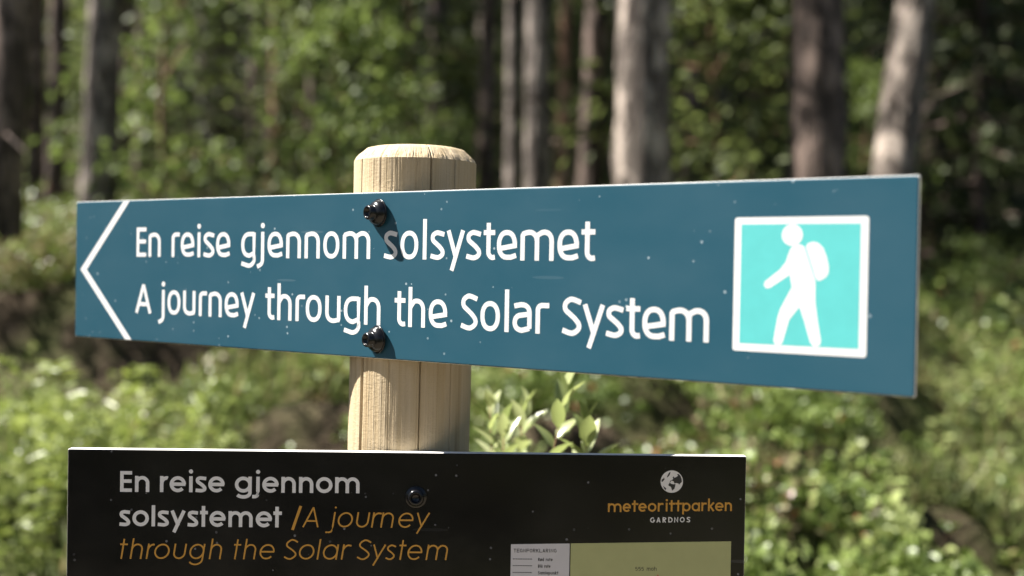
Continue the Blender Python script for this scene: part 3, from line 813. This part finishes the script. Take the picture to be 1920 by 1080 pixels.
def arc(cx, cz, rx, rz, a0, a1, n=14, p=2.0):
    out = []
    for t in np.linspace(math.radians(a0), math.radians(a1), n):
        c, s = math.cos(t), math.sin(t)
        out.append((cx + rx * math.copysign(abs(c) ** (2 / p), c), cz + rz * math.copysign(abs(s) ** (2 / p), s)))
    return out

def spline(pts, n=7):
    P = [np.array(p, float) for p in pts]; P = [2 * P[0] - P[1]] + P + [2 * P[-1] - P[-2]]
    out = []
    for i in range(1, len(P) - 2):
        for t in np.linspace(0, 1, n, endpoint=False):
            a, b, c, d = P[i - 1], P[i], P[i + 1], P[i + 2]
            out.append(tuple(0.5 * (2 * b + (c - a) * t + (2 * a - 5 * b + 4 * c - d) * t * t + (3 * b - a - 3 * c + d) * t ** 3)))
    out.append(tuple(P[-2])); return out

def letter(pr, ch, x0, x1, base, xh, w, style='humanist', asc=1.40, cap=1.22, desc=0.37, slant=0.0):
    """strokes of one letter between the outer edges x0 and x1"""
    h = w / 2; xl, xr = x0 + h, x1 - h; xm = (x0 + x1) / 2; top = xh - h; bot = h
    A, C, D = asc * xh, cap * xh, -desc * xh
    S = []; dots = []
    geo = style == 'geometric'
    o_ = lambda l=xl, r=xr, b=bot, t=top: (arc((l + r) / 2, (b + t) / 2, (r - l) / 2, (t - b) / 2, 0, 360, 33, 2.0 if geo else 2.25)[:-1], True)
    def arch(l, r, foot=0.0, stem=True, start=0.62):
        if geo:
            mid = top - (r - l) / 2 * 1.02
            return [(l, mid - 0.12 * xh)] + arc((l + r) / 2, mid, (r - l) / 2, top - mid, 175, 0, 16) + [(r, foot)]
        return [(l, foot), (l, 0.70 * xh), (l, top - 0.10 * xh), (l + 0.04 * xh, top - 0.045 * xh)] + arc((l + r) / 2 - 0.02 * xh, top - 0.32 * xh, (r - l) / 2 + 0.02 * xh, 0.32 * xh, 105, 0, 12, 2.2) + [(r, foot)]
    if ch in 'o': S.append(o_())
    elif ch == 'O': S.append(o_(t=C - h))
    elif ch == 'n':
        if geo: S += [([(xl, 0), (xl, xh)], 0), (arch(xl, xr), 0)]
        else: S.append((arch(xl, xr), 0))
    elif ch == 'm':
        q = xm
        if geo: S += [([(xl, 0), (xl, xh)], 0), (arch(xl, q), 0), (arch(q, xr), 0)]
        else: S += [(arch(xl, q), 0), ([(q, 0.62 * xh), (q, top - 0.17 * xh), (q + 0.03 * xh, top - 0.09 * xh)] + arc((q + xr) / 2, top - 0.30 * xh, (xr - q) / 2, 0.30 * xh, 110, 0, 12, 2.2) + [(xr, 0)], 0)]
    elif ch == 'h':
        S.append(([(xl, 0), (xl, A)], 0))
        if geo: S.append((arch(xl, xr), 0))
        else: S.append(([(xl, 0.66 * xh), (xl + 0.08 * xh, top - 0.13 * xh)] + arc((xl + xr) / 2, top - 0.32 * xh, (xr - xl) / 2, 0.32 * xh, 110, 0, 12, 2.2) + [(xr, 0)], 0))
    elif ch == 'u':
        if geo: S.append(([(xl, xh), (xl, bot + (xr - xl) / 2)] + arc(xm, bot + (xr - xl) / 2, (xr - xl) / 2, (xr - xl) / 2, 180, 360, 16) + [(xr, xh)], 0))
        else: S.append(([(xl, xh)] + arc(xm + 0.02 * xh, bot + 0.30 * xh, (xr - xl) / 2 + 0.02 * xh, 0.30 * xh, 180, 285, 12, 2.2) + [(xr - 0.02 * xh, bot + 0.04 * xh), (xr, bot + 0.09 * xh), (xr, xh)], 0))
    elif ch == 'r':
        if geo: S += [([(xl, 0), (xl, xh)], 0), ([(xl, 0.55 * xh)] + arc(xl + 0.34 * xh, 0.55 * xh, 0.34 * xh, top - 0.55 * xh, 165, 95, 6) + [(x1 - 0.02 * xh, top - 0.03 * xh)], 0)]
        else: S.append(([(xl, 0), (xl, top - 0.32 * xh)] + arc(xl + 0.17 * xh, top - 0.15 * xh, 0.17 * xh, 0.15 * xh, 180, 95, 7) + [(x1, top)], 0))
    elif ch in 'il':
        if ch == 'i': S.append(([(xm, 0), (xm, xh)], 0)); dots.append((xm, 1.24 * xh if not geo else 1.30 * xh))
        else: S.append(([(xm, 0), (xm, A)], 0))
    elif ch == 'j':
        S.append(([(xr, xh), (xr, 0.08 * xh)] + (spline([(xr, 0.0), (xr, -0.10 * xh), (xr - 0.07 * xh, -0.24 * xh), (x0 + 0.03 * xh, D + 0.03 * xh)], 5) if not geo else [(xr, D + 0.2 * xh)] + arc(xr - 0.2 * xh, D + 0.2 * xh + h, 0.2 * xh, 0.2 * xh, 0, -80, 6) + [(x0, D + h)]), 0))
        dots.append((xr, 1.24 * xh if not geo else 1.30 * xh))
    elif ch == 'e':
        cx, cz, rx, rz = xm, (bot + top) / 2, (xr - xl) / 2, (top - bot) / 2
        if geo: S += [([(xl + 0.02 * xh, cz), (x1 - 0.03 * xh, cz)], 0), (arc(cx, cz, rx, rz, -3, 318, 28), 0)]
        else: S += [([(xl + 0.02 * xh, 0.385 * xh), (x1 - 0.01 * xh, 0.495 * xh)], 0), (arc(cx, cz + 0.01 * xh, rx, rz - 0.01 * xh, -6, 268, 24, 2.25) + [(cx + 0.16 * xh, bot + 0.02 * xh), (x1 - 0.03 * xh, bot + 0.085 * xh)], 0)]
    elif ch in 'sS':
        H = xh if ch == 's' else C
        W = xr - xl
        pts = [(x1 - 0.02 * W, H * 0.86), (xm + 0.18 * W, H - h - 0.005 * H), (xm - 0.12 * W, H - h), (xl + 0.06 * W, H * 0.83), (xl + 0.06 * W, H * 0.67), (xm - 0.08 * W, H * 0.54),
               (xm + 0.22 * W, H * 0.44), (xr, H * 0.30), (xr - 0.02 * W, H * 0.17), (xm + 0.15 * W, h), (xm - 0.18 * W, h), (x0 + 0.02 * W, H * 0.13)]
        S.append((spline(pts), 0))
    elif ch == 'y':
        S += [([(xl, xh), (xm + 0.02 * xh, 0.06 * xh)], 0), ([(xr, xh), (x0 + (0.30 if not geo else 0.24) * (x1 - x0), D)], 0)]
    elif ch == 't':
        xs = x0 + 0.43 * (x1 - x0)
        if geo: S += [([(xs, 0), (xs, 1.30 * xh)], 0), ([(x0, top), (x1, top)], 0)]
        else: S += [([(xs, 1.24 * xh), (xs, 0.42 * xh)] + arc(xs + 0.20 * xh, bot + 0.19 * xh, 0.20 * xh, 0.19 * xh, 180, 258, 8) + [(x1, bot + 0.02 * xh)], 0), ([(x0, top), (x1, top)], 0)]
    elif ch == 'g':
        if geo:
            S += [o_(), ([(xr, xh), (xr, -0.02 * xh)] + arc(xm, -0.02 * xh, (xr - xl) / 2, -D - h, 0, -150, 14), 0)]
        else:
            S += [([(xr, top)] + arc(xm + 0.06 * xh, (top + bot) / 2, (xr - xl) / 2 + 0.06 * xh, (top - bot) / 2, 90, 270, 18, 2.3) + [(xr, bot + 0.10 * xh)], 0),
                  ([(xr, xh - h * 0.3), (xr, -0.04 * xh)] + arc(xm + 0.02 * xh, -0.02 * xh, (xr - xm), -D - h, 0, -100, 10) + [(x0 + 0.02 * xh, D + h + 0.07 * xh)], 0)]
    elif ch == 'a':
        if geo: S += [o_(), ([(xr, 0), (xr, xh)], 0)]
        else:
            S += [([(x0 + 0.08 * (x1 - x0), 0.87 * xh), (xm - 0.05 * xh, top)] + arc(xm, top - 0.28 * xh, xr - xm, 0.28 * xh, 80, 0, 8, 2.2) + [(xr, bot + 0.06 * xh)], 0),
                  ([(xr, 0.62 * xh), (xm, 0.58 * xh)] + arc(xm, (0.58 * xh + bot) / 2, xm - xl, (0.58 * xh - bot) / 2, 110, 270, 12, 2.2) + [(xr, bot + 0.07 * xh)], 0)]
    elif ch == 'p':
        S += [o_(), ([(xl, xh), (xl, D)], 0)]
    elif ch == 'k':
        S += [([(xl, 0), (xl, A)], 0), ([(xr, xh), (xl, 0.38 * xh)], 0), ([(xl + 0.28 * (xr - xl), 0.55 * xh), (xr, 0)], 0)]
    elif ch == 'E':
        S += [([(xl, 0), (xl, C)], 0), ([(xl, C - h), (x1, C - h)], 0), ([(xl, C * 0.52), (x1 - 0.02 * xh, C * 0.52)], 0), ([(xl, h), (x1, h)], 0)]
    elif ch == 'A':
        S += [([(xl, 0), (xm, C - h * 0.4)], 0), ([(xr, 0), (xm, C - h * 0.4)], 0), ([(x0 + 0.22 * (x1 - x0), C * 0.31), (x1 - 0.22 * (x1 - x0), C * 0.31)], 0)]
    elif ch == 'G': S.append((arc(xm, C / 2, (xr - xl) / 2, C / 2 - h, 45, 340, 20) + [(xr, C * 0.46), (xm + 0.1 * (x1 - x0), C * 0.46)], 0))
    elif ch == 'R': S += [([(xl, 0), (xl, C)], 0), ([(xl, C - h)] + arc(xm - h, C * 0.72, xr - xm + h, C * 0.28 - h, 90, -90, 10) + [(xl, C * 0.44 + h)], 0), ([(xm - h, C * 0.45), (xr, 0)], 0)]
    elif ch == 'D': S.append((([(xl, 0), (xl, C - h)] + arc(xm - h, C / 2, xr - xm + h, C / 2 - h, 90, -90, 14) + [(xl, h)]), 0))
    elif ch == 'N': S.append(([(xl, 0), (xl, C - h), (xr, h), (xr, C)], 0))
    elif ch == 'T': S += [([(xm, 0), (xm, C)], 0), ([(x0, C - h), (x1, C - h)], 0)]
    elif ch == 'F': S += [([(xl, 0), (xl, C)], 0), ([(xl, C - h), (x1, C - h)], 0), ([(xl, C * 0.52), (x1, C * 0.52)], 0)]
    elif ch == 'K': S += [([(xl, 0), (xl, C)], 0), ([(xr, C), (xl, C * 0.4)], 0), ([(xm - h, C * 0.55), (xr, 0)], 0)]
    elif ch == 'L': S += [([(xl, 0), (xl, C)], 0), ([(xl, h), (x1, h)], 0)]
    elif ch == 'I': S.append(([(xm, 0), (xm, C)], 0))
    elif ch == 'B': S += [([(xl, 0), (xl, C)], 0), (arc(xl, C * 0.74, xr - xl, C * 0.24, 90, -90, 8), 0), (arc(xl, C * 0.27, xr - xl, C * 0.25, 90, -90, 8), 0)]
    elif ch == 'ø': S += [o_(), ([(x0, -0.05 * xh), (x1, 1.05 * xh)], 0)]
    elif ch == 'å': S += [o_(), ([(xr, 0), (xr, xh)], 0)]; dots.append((xm, 1.3 * xh))
    elif ch == 'd': S += [o_(), ([(xr, 0), (xr, A)], 0)]
    elif ch == '5': S.append(([(xr, C - h), (xl + h, C - h), (xl, C * 0.55)] + arc(xm, C * 0.33, xr - xm, C * 0.27, 120, -140, 12), 0))
    sh = lambda p: (p[0] + slant * p[1], p[1] + base)
    for pts, closed in S: pr.stroke([sh(p) for p in pts], w, bool(closed))
    for x, z in dots:
        p = sh((x, z)); pr.dot(p[0], p[1], w * (0.63 if not geo else 0.60))

def write(parent, name, items, base, xh, w, mat, lift=0.0001, tilt=0.0, **kw):
    x_ref = items[0][1]
    if w < 1.2:                                       # print too small to pick apart letter by letter
        pr = Print(lift)
        for ch, a, b in items: letter(pr, ch, a, b, base + tilt * (a - x_ref), xh, w, **kw)
        return tag(pr.build(name, mat, parent), kind='stuff')
    root = bpy.data.objects.new(name, None); col.objects.link(root); root.parent = parent; root.empty_display_size = 0.01
    for ch, a, b in items:
        pr = Print(lift); letter(pr, ch, a, b, base + tilt * (a - x_ref), xh, w, **kw); pr.build('letter', mat, root)
    return root

def even(text, x0, x1, gap=0.25):
    """spread a short text evenly between two edges"""
    wd = {'m': 1.5, 'i': 0.45, 'l': 0.45, 't': 0.7, 'r': 0.7, ' ': 0.7, 'I': 0.45, 'j': 0.6}
    tot = sum(wd.get(c, 1.0) for c in text) + gap * (len(text) - 1); k = (x1 - x0) / tot; x = x0; out = []
    for c in text:
        ww = wd.get(c, 1.0) * k
        if c != ' ': out.append((c, x, x + ww))
        x += ww + gap * k
    return out

def slab(name, w, h, t, bev, parent, face, edge):
    bm = bmesh.new()
    bmesh.ops.create_cube(bm, size=1.0)
    for v in bm.verts: v.co = Vector(((v.co.x + 0.5) * w, (v.co.y + 0.5) * t, (v.co.z + 0.5) * h))
    bmesh.ops.bevel(bm, geom=bm.edges[:], offset=bev, segments=2, affect='EDGES', profile=0.5)
    bm.normal_update()
    for f in bm.faces:
        f.material_index = 0 if abs(f.normal.y) > 0.9 else 1
    return bm_obj(name, bm, [face, edge], parent)

def lathe_y(name, prof, mat, parent, S=40, loc=(0, 0, 0)):
    """profile of (radius, height above the face) turned round the face normal"""
    V = [(r * math.cos(a), -y, r * math.sin(a)) for r, y in prof for a in np.linspace(0, 2 * math.pi, S, endpoint=False)]
    n = len(prof); i = np.arange(n * S).reshape(n, S)
    F = np.stack([i[:-1], i[1:], np.roll(i, -1, 1)[1:], np.roll(i, -1, 1)[:-1]], -1).reshape(-1, 4)
    o = link(name, np_mesh(name, V, F, mat, True), parent); o.location = loc
    return o

def bolt_with_socket(parent, x, z, tilt):
    """flanged black bolt with a hexagon socket and a big washer"""
    wsh = lathe_y('bolt', [(0.0, 0.0), (0.0122, 0.0002), (0.0126, 0.0010), (0.0124, 0.0026), (0.0118, 0.0040), (0.0108, 0.0058), (0.0094, 0.0072), (0.0080, 0.0080), (0.0072, 0.0083),
                           (0.0071, 0.0086), (0.0070, 0.0128), (0.0064, 0.0140), (0.0052, 0.0144), (0.0045, 0.0140), (0.0044, 0.0096), (0.0, 0.0094)], M['bolt'], parent, 40, (x / 1000, 0, z / 1000))
    wsh.rotation_euler = (0, 0, tilt)
    hexv = [(0.0041 * math.cos(a), -0.0099, 0.0041 * math.sin(a)) for a in np.linspace(0, 2 * math.pi, 6, endpoint=False)]
    me = bpy.data.meshes.new('socket'); me.from_pydata(hexv, [], [tuple(range(6))[::-1]]); me.materials.append(M['socket']); me.update()
    link('socket', me, wsh)
    ring = lathe_y('washer', [(0.0121, 0.0001), (0.0134, 0.0001), (0.0136, 0.0011), (0.0130, 0.0015), (0.0119, 0.0015)], M['bolt'], wsh, 40)
    return wsh

# ------------------------------------------------------------------ the blue direction sign
SL, SH, ST = 0.9672, 0.160, 0.0048
sign = empty('direction_sign', (-0.51914, 1.33166, 1.41433), math.radians(-33.181))
tag(sign, 'long teal blue direction sign with white lettering, chevron arrow and hiker symbol', 'sign')
slab('panel', SL, SH, ST, 0.0013, sign, M['blue'], M['pale_edge'])
pr = Print(0.0001)
pr.fill([(86.5, 159.0), (97.6, 159.0), (21.2, 80.1), (9.4, 80.1)])
pr.n = 0
pr.fill([(9.4, 80.1), (21.2, 80.1), (103.6, 1.0), (92.3, 1.0)])
pr.build('arrow_chevron', M['white'], sign)

L1 = [('E', 110.7, 127.2), ('n', 131.3, 151.6), ('r', 170.0, 182.8), ('e', 185.0, 206.5), ('i', 211.2, 216.9), ('s', 221.3, 238.0), ('e', 241.0, 262.5), ('g', 279.2, 300.3), ('j', 302.2, 312.8), ('e', 317.7, 339.5), ('n', 344.3, 364.7), ('n', 369.8, 390.4), ('o', 395.1, 416.3), ('m', 420.7, 456.0), ('s', 473.1, 489.3), ('o', 493.3, 514.6), ('l', 519.1, 525.3), ('s', 529.0, 545.1), ('y', 547.4, 568.3), ('s', 569.8, 586.1), ('t', 589.0, 601.4), ('e', 603.5, 624.8), ('m', 628.5, 662.8), ('e', 666.5, 687.7), ('t', 690.2, 703.5)]
L2 = [('A', 109.5, 129.5), ('j', 148.7, 159.4), ('o', 164.3, 185.4), ('u', 189.8, 209.5), ('r', 215.2, 227.6), ('n', 230.5, 250.8), ('e', 255.3, 276.4), ('y', 278.7, 300.8), ('t', 315.7, 328.7), ('h', 332.9, 353.0), ('r', 358.5, 371.4), ('o', 372.6, 394.0), ('u', 399.0, 419.0), ('g', 423.4, 444.6), ('h', 449.5, 470.0), ('t', 487.3, 500.4), ('h', 504.0, 523.9), ('e', 528.2, 549.5), ('S', 565.1, 583.4), ('o', 586.8, 607.9), ('l', 612.1, 618.4), ('a', 621.6, 641.4), ('r', 645.5, 659.2), ('S', 672.6, 691.1), ('y', 692.5, 714.2), ('s', 715.3, 731.6), ('t', 734.1, 747.0), ('e', 749.1, 770.2), ('m', 773.5, 807.9)]
L2[0] = ('A', 109.5, 137.4)
write(sign, 'lettering', L1, 95.8, 27.0, 4.45, M['white'], 0.0001)['label'] = 'white words En reise gjennom solsystemet'
write(sign, 'lettering', L2, 32.1, 27.0, 4.45, M['white'], 0.0001)['label'] = 'white words A journey through the Solar System'

def rounded(x0, z0, x1, z1, r, n=5):
    P = []
    for cx, cz, a in ((x1 - r, z1 - r, 0), (x0 + r, z1 - r, 90), (x0 + r, z0 + r, 180), (x1 - r, z0 + r, 270)):
        P += [(cx + r * math.cos(math.radians(a + 90 * i / n)), cz + r * math.sin(math.radians(a + 90 * i / n))) for i in range(n + 1)]
    return P
pr = Print(); pr.fill(rounded(828.0, 27.0, 932.0, 131.1, 2.2), 0.0001); pict = pr.build('pictogram', M['white'], sign)
pr = Print(); pr.fill([(833.6, 33.0), (926.2, 33.0), (926.2, 125.7), (833.6, 125.7)], 0.00015); pr.build('cyan_field', M['cyan'], pict)
BODY = [(876.9, 110.2), (873.7, 107.6), (871.6, 102.6), (869.8, 96.9), (865.5, 91.1), (853.4, 81.5), (852.6, 78.6), (854.6, 76.2), (857.6, 76.6), (873.0, 86.9), (874.0, 81.9), (874.9, 77.6), (866.1, 60.9), (864.1, 54.4), (861.1, 36.2), (862.6, 33.4), (865.3, 32.7), (867.9, 34.1), (868.9, 36.6), (873.3, 52.6), (881.1, 62.8), (885.4, 50.9), (889.8, 36.6), (891.8, 33.6), (895.2, 33.2), (897.6, 34.7), (898.1, 38.0), (895.1, 54.1), (893.3, 66.7), (893.0, 82.3), (883.9, 108.4), (881.3, 109.9)]
PACK = [(885.2, 108.4), (886.6, 110.9), (890.6, 112.2), (894.5, 111.3), (898.3, 107.7), (901.3, 100.7), (903.0, 93.0), (902.7, 88.3), (900.5, 85.2), (896.5, 82.9), (894.5, 83.1), (893.1, 84.8)]
pr = Print(); pr.fill(BODY, 0.00019)
pr.fill([(874.4 + 8.2 * math.cos(a), 117.3 + 8.2 * math.sin(a)) for a in np.linspace(0, 2 * math.pi, 32, endpoint=False)], 0.00021)
pr.build('hiker_figure', M['white'], pict)
pr = Print(); pr.fill(PACK, 0.00019); pr.build('backpack', M['white'], pict)
bolt_with_socket(sign, 466.5, 140.0, math.radians(-16))
bolt_with_socket(sign, 467.0, 18.5, math.radians(-16))

# ------------------------------------------------------------------ the dark information board
BW, BH, BT = 0.6460, 0.46, 0.0100
board = empty('information_board', (-0.41679, 1.05492, 1.32593 - BH), math.radians(2.0))
tag(board, 'dark glossy information board with grey and amber lettering and a green map', 'sign')
slab('panel', BW, BH, BT, 0.0010, board, M['black'], M['pale_edge'])
Z0 = BH * 1000
B1 = [('E', 49.3, 60.4), ('n', 63.2, 76.7), ('r', 86.6, 94.2), ('e', 95.7, 111.0), ('i', 113.5, 117.7), ('s', 120.0, 130.1), ('e', 132.0, 147.4), ('g', 157.0, 172.9), ('j', 173.4, 180.4), ('e', 182.8, 198.3), ('n', 200.8, 214.5), ('n', 217.5, 231.1), ('o', 233.6, 249.2), ('m', 251.7, 274.9)]
B2 = [('s', 49.0, 59.0), ('o', 61.2, 76.6), ('l', 78.7, 82.9), ('s', 84.9, 95.2), ('y', 96.7, 111.2), ('s', 112.9, 122.8), ('t', 124.6, 132.0), ('e', 133.5, 148.8), ('m', 151.4, 174.2), ('e', 177.1, 192.5), ('t', 193.7, 201.7)]
B3 = [('A', 221.0, 236.6), ('j', 243.8, 250.6), ('o', 253.6, 267.9), ('u', 271.2, 283.3), ('r', 286.2, 294.6), ('n', 295.0, 306.6), ('e', 311.2, 325.5), ('y', 327.6, 340.4)]
B4 = [('t', 48.0, 55.2), ('h', 59.0, 70.0), ('r', 74.0, 80.6), ('o', 81.0, 95.4), ('u', 99.0, 110.6), ('g', 114.0, 128.0), ('h', 133.2, 144.4), ('t', 155.0, 161.6), ('h', 165.4, 176.6), ('e', 180.1, 194.2), ('S', 203.8, 215.0), ('o', 217.3, 231.9), ('l', 234.9, 236.7), ('a', 240.0, 254.2), ('r', 258.0, 266.4), ('S', 273.0, 284.4), ('y', 286.5, 299.0), ('s', 300.2, 308.6), ('t', 311.6, 318.2), ('e', 320.3, 334.4), ('m', 338.6, 358.6)]
B5 = [('m', 512.7, 525.9), ('e', 527.0, 535.0), ('t', 535.8, 542.0), ('e', 542.2, 550.2), ('o', 551.3, 559.6), ('r', 560.9, 566.5), ('i', 568.5, 570.4), ('t', 571.7, 577.7), ('t', 578.1, 584.1), ('p', 584.6, 592.7), ('a', 593.6, 601.8), ('r', 603.1, 608.4), ('k', 609.5, 616.0), ('e', 616.4, 624.7), ('n', 625.8, 632.8)]
B6 = [('G', 553.8, 558.4), ('A', 559.8, 563.9), ('R', 565.8, 569.3), ('D', 571.3, 575.5), ('N', 577.0, 580.9), ('O', 582.5, 587.1), ('S', 589.1, 592.5)]
write(board, 'lettering', B1, Z0 - 40.2, 15.2, 3.3, M['grey_print'], tilt=0.004, style='geometric', cap=1.30, asc=1.33, desc=0.36)['label'] = 'grey bold words En reise gjennom'
write(board, 'lettering', B2, Z0 - 72.7, 15.2, 3.3, M['grey_print'], style='geometric', cap=1.30, asc=1.32, desc=0.36)['label'] = 'grey bold word solsystemet'
geo_it = dict(style='geometric', cap=1.32, asc=1.34, desc=0.38, slant=0.15)
amber = write(board, 'lettering', B3, Z0 - 72.2, 14.6, 1.55, M['amber'], tilt=0.002, **geo_it); amber['label'] = 'amber italic words A journey'
pr = Print(); pr.stroke([(211.9, Z0 - 75.0), (219.5, Z0 - 52.0)], 2.6); pr.build('slash', M['amber'], amber)
write(board, 'lettering', B4, Z0 - 103.8, 14.6, 1.55, M['amber'], tilt=0.004, **geo_it)['label'] = 'amber italic words through the Solar System'
write(board, 'lettering', B5, Z0 - 55.0, 8.4, 1.75, M['amber'], tilt=0.018, style='geometric', asc=1.45, desc=0.35)['label'] = 'amber word meteorittparken'
write(board, 'lettering', B6, Z0 - 64.9, 4.2, 0.95, M['grey_print'], tilt=0.02, style='geometric', cap=1.22)['label'] = 'small grey word GARDNOS'

# the little globe: a pale disc with dark continents
gx, gz, gr = 574.0, Z0 - 25.1, 10.8
pr = Print(); pr.fill([(gx + gr * math.cos(a), gz + gr * math.sin(a)) for a in np.linspace(0, 2 * math.pi, 48, endpoint=False)], 0.0001)
globe = pr.build('globe_emblem', M['grey_print'], board)
G = lambda L_: [(gx + (x - 662) / 176 * gr, gz - (y - 356) / 176 * gr) for x, y in L_]
for k, shape in enumerate([[(640, 205), (618, 215), (598, 250), (580, 292), (600, 285), (625, 255)], [(540, 290), (548, 322), (530, 345), (505, 368), (498, 350), (505, 322), (525, 312)],
              [(690, 272), (700, 295), (730, 285), (760, 262), (738, 240), (770, 236), (800, 270), (818, 320), (822, 360), (800, 378), (775, 405), (768, 385), (730, 378), (705, 385), (690, 352), (660, 340), (640, 362), (628, 368), (640, 342), (668, 330), (685, 310), (672, 292)],
              [(632, 368), (650, 392), (690, 398), (722, 392), (715, 430), (705, 468), (672, 498), (660, 470), (650, 440), (618, 425), (606, 410)],
              [(525, 420), (545, 440), (575, 462), (568, 490), (550, 478), (535, 450)]]):
    pr = Print(); pr.fill(G(shape), 0.00015 + 0.00001 * k); pr.build('continent', M['ink'], globe)

# the map and its legend
pr = Print(); pr.fill([(477.6, Z0 - 380), (632.4, Z0 - 380), (632.7, Z0 - 82.3), (477.6, Z0 - 85.6)], 0.0001); mp = pr.build('map_print', M['map_green'], board)
pr = Print(); pr.fill([(420.2, Z0 - 250), (476.6, Z0 - 250), (476.6, Z0 - 85.7), (420.2, Z0 - 86.9)], 0.0001); lg = pr.build('legend_print', M['legend_white'], board)
write(mp, 'height_label', even('555 moh', 540.2, 560.9), Z0 - 111.4, 2.9, 0.5, M['ink'], 0.00015, tilt=0.006, style='geometric', cap=1.25)
pr = Print(0.00015); pr.fill([(559.4, Z0 - 121), (565.0, Z0 - 121), (562.2, Z0 - 114.6)]); pr.build('red_mark', M['red'], mp)
pr = Print(0.00015)
pr.stroke([(485, Z0 - 140), (505, Z0 - 150), (530, Z0 - 142), (560, Z0 - 160), (590, Z0 - 150), (620, Z0 - 175)], 0.6); pr.stroke([(490, Z0 - 200), (520, Z0 - 190), (555, Z0 - 215), (600, Z0 - 205), (625, Z0 - 230)], 0.6)
pr.build('map_path', M['red'], mp)
write(lg, 'legend_title', even('TEGNFORKLARING', 422.8, 464.1, 0.22), Z0 - 94.7, 2.9, 0.55, M['ink'], 0.00015, tilt=0.006, style='geometric', cap=1.22)
for k, (zz, txt, xe) in enumerate(((-101.0, 'Rød rute', 460.4), (-107.4, 'Blå rute', 458.5), (-113.9, 'Samlepunkt', 466.2))):
    pr = Print(0.00015)
    for q in range(8): pr.stroke([(422.4 + q * 2.35, Z0 + zz), (424.0 + q * 2.35, Z0 + zz)], 0.85)
    tag(pr.build('legend_line', M['ink'], lg), kind='stuff')
    write(lg, 'legend_text', even(txt, 446.5, xe, 0.2), Z0 + zz - 1.8, 2.3, 0.55, M['ink'], 0.00015, style='geometric', cap=1.3)

# the board's own round-headed bolt
bb = lathe_y('bolt', [(0.0, 0.0), (0.0104, 0.0001), (0.0106, 0.0010), (0.0100, 0.0015), (0.0078, 0.0018), (0.0076, 0.0040), (0.0068, 0.0054), (0.0050, 0.0060), (0.0045, 0.0056), (0.0044, 0.0030), (0.0, 0.0029)], M['bolt'], board, 40, (0.3287, 0, BH - 0.0425))
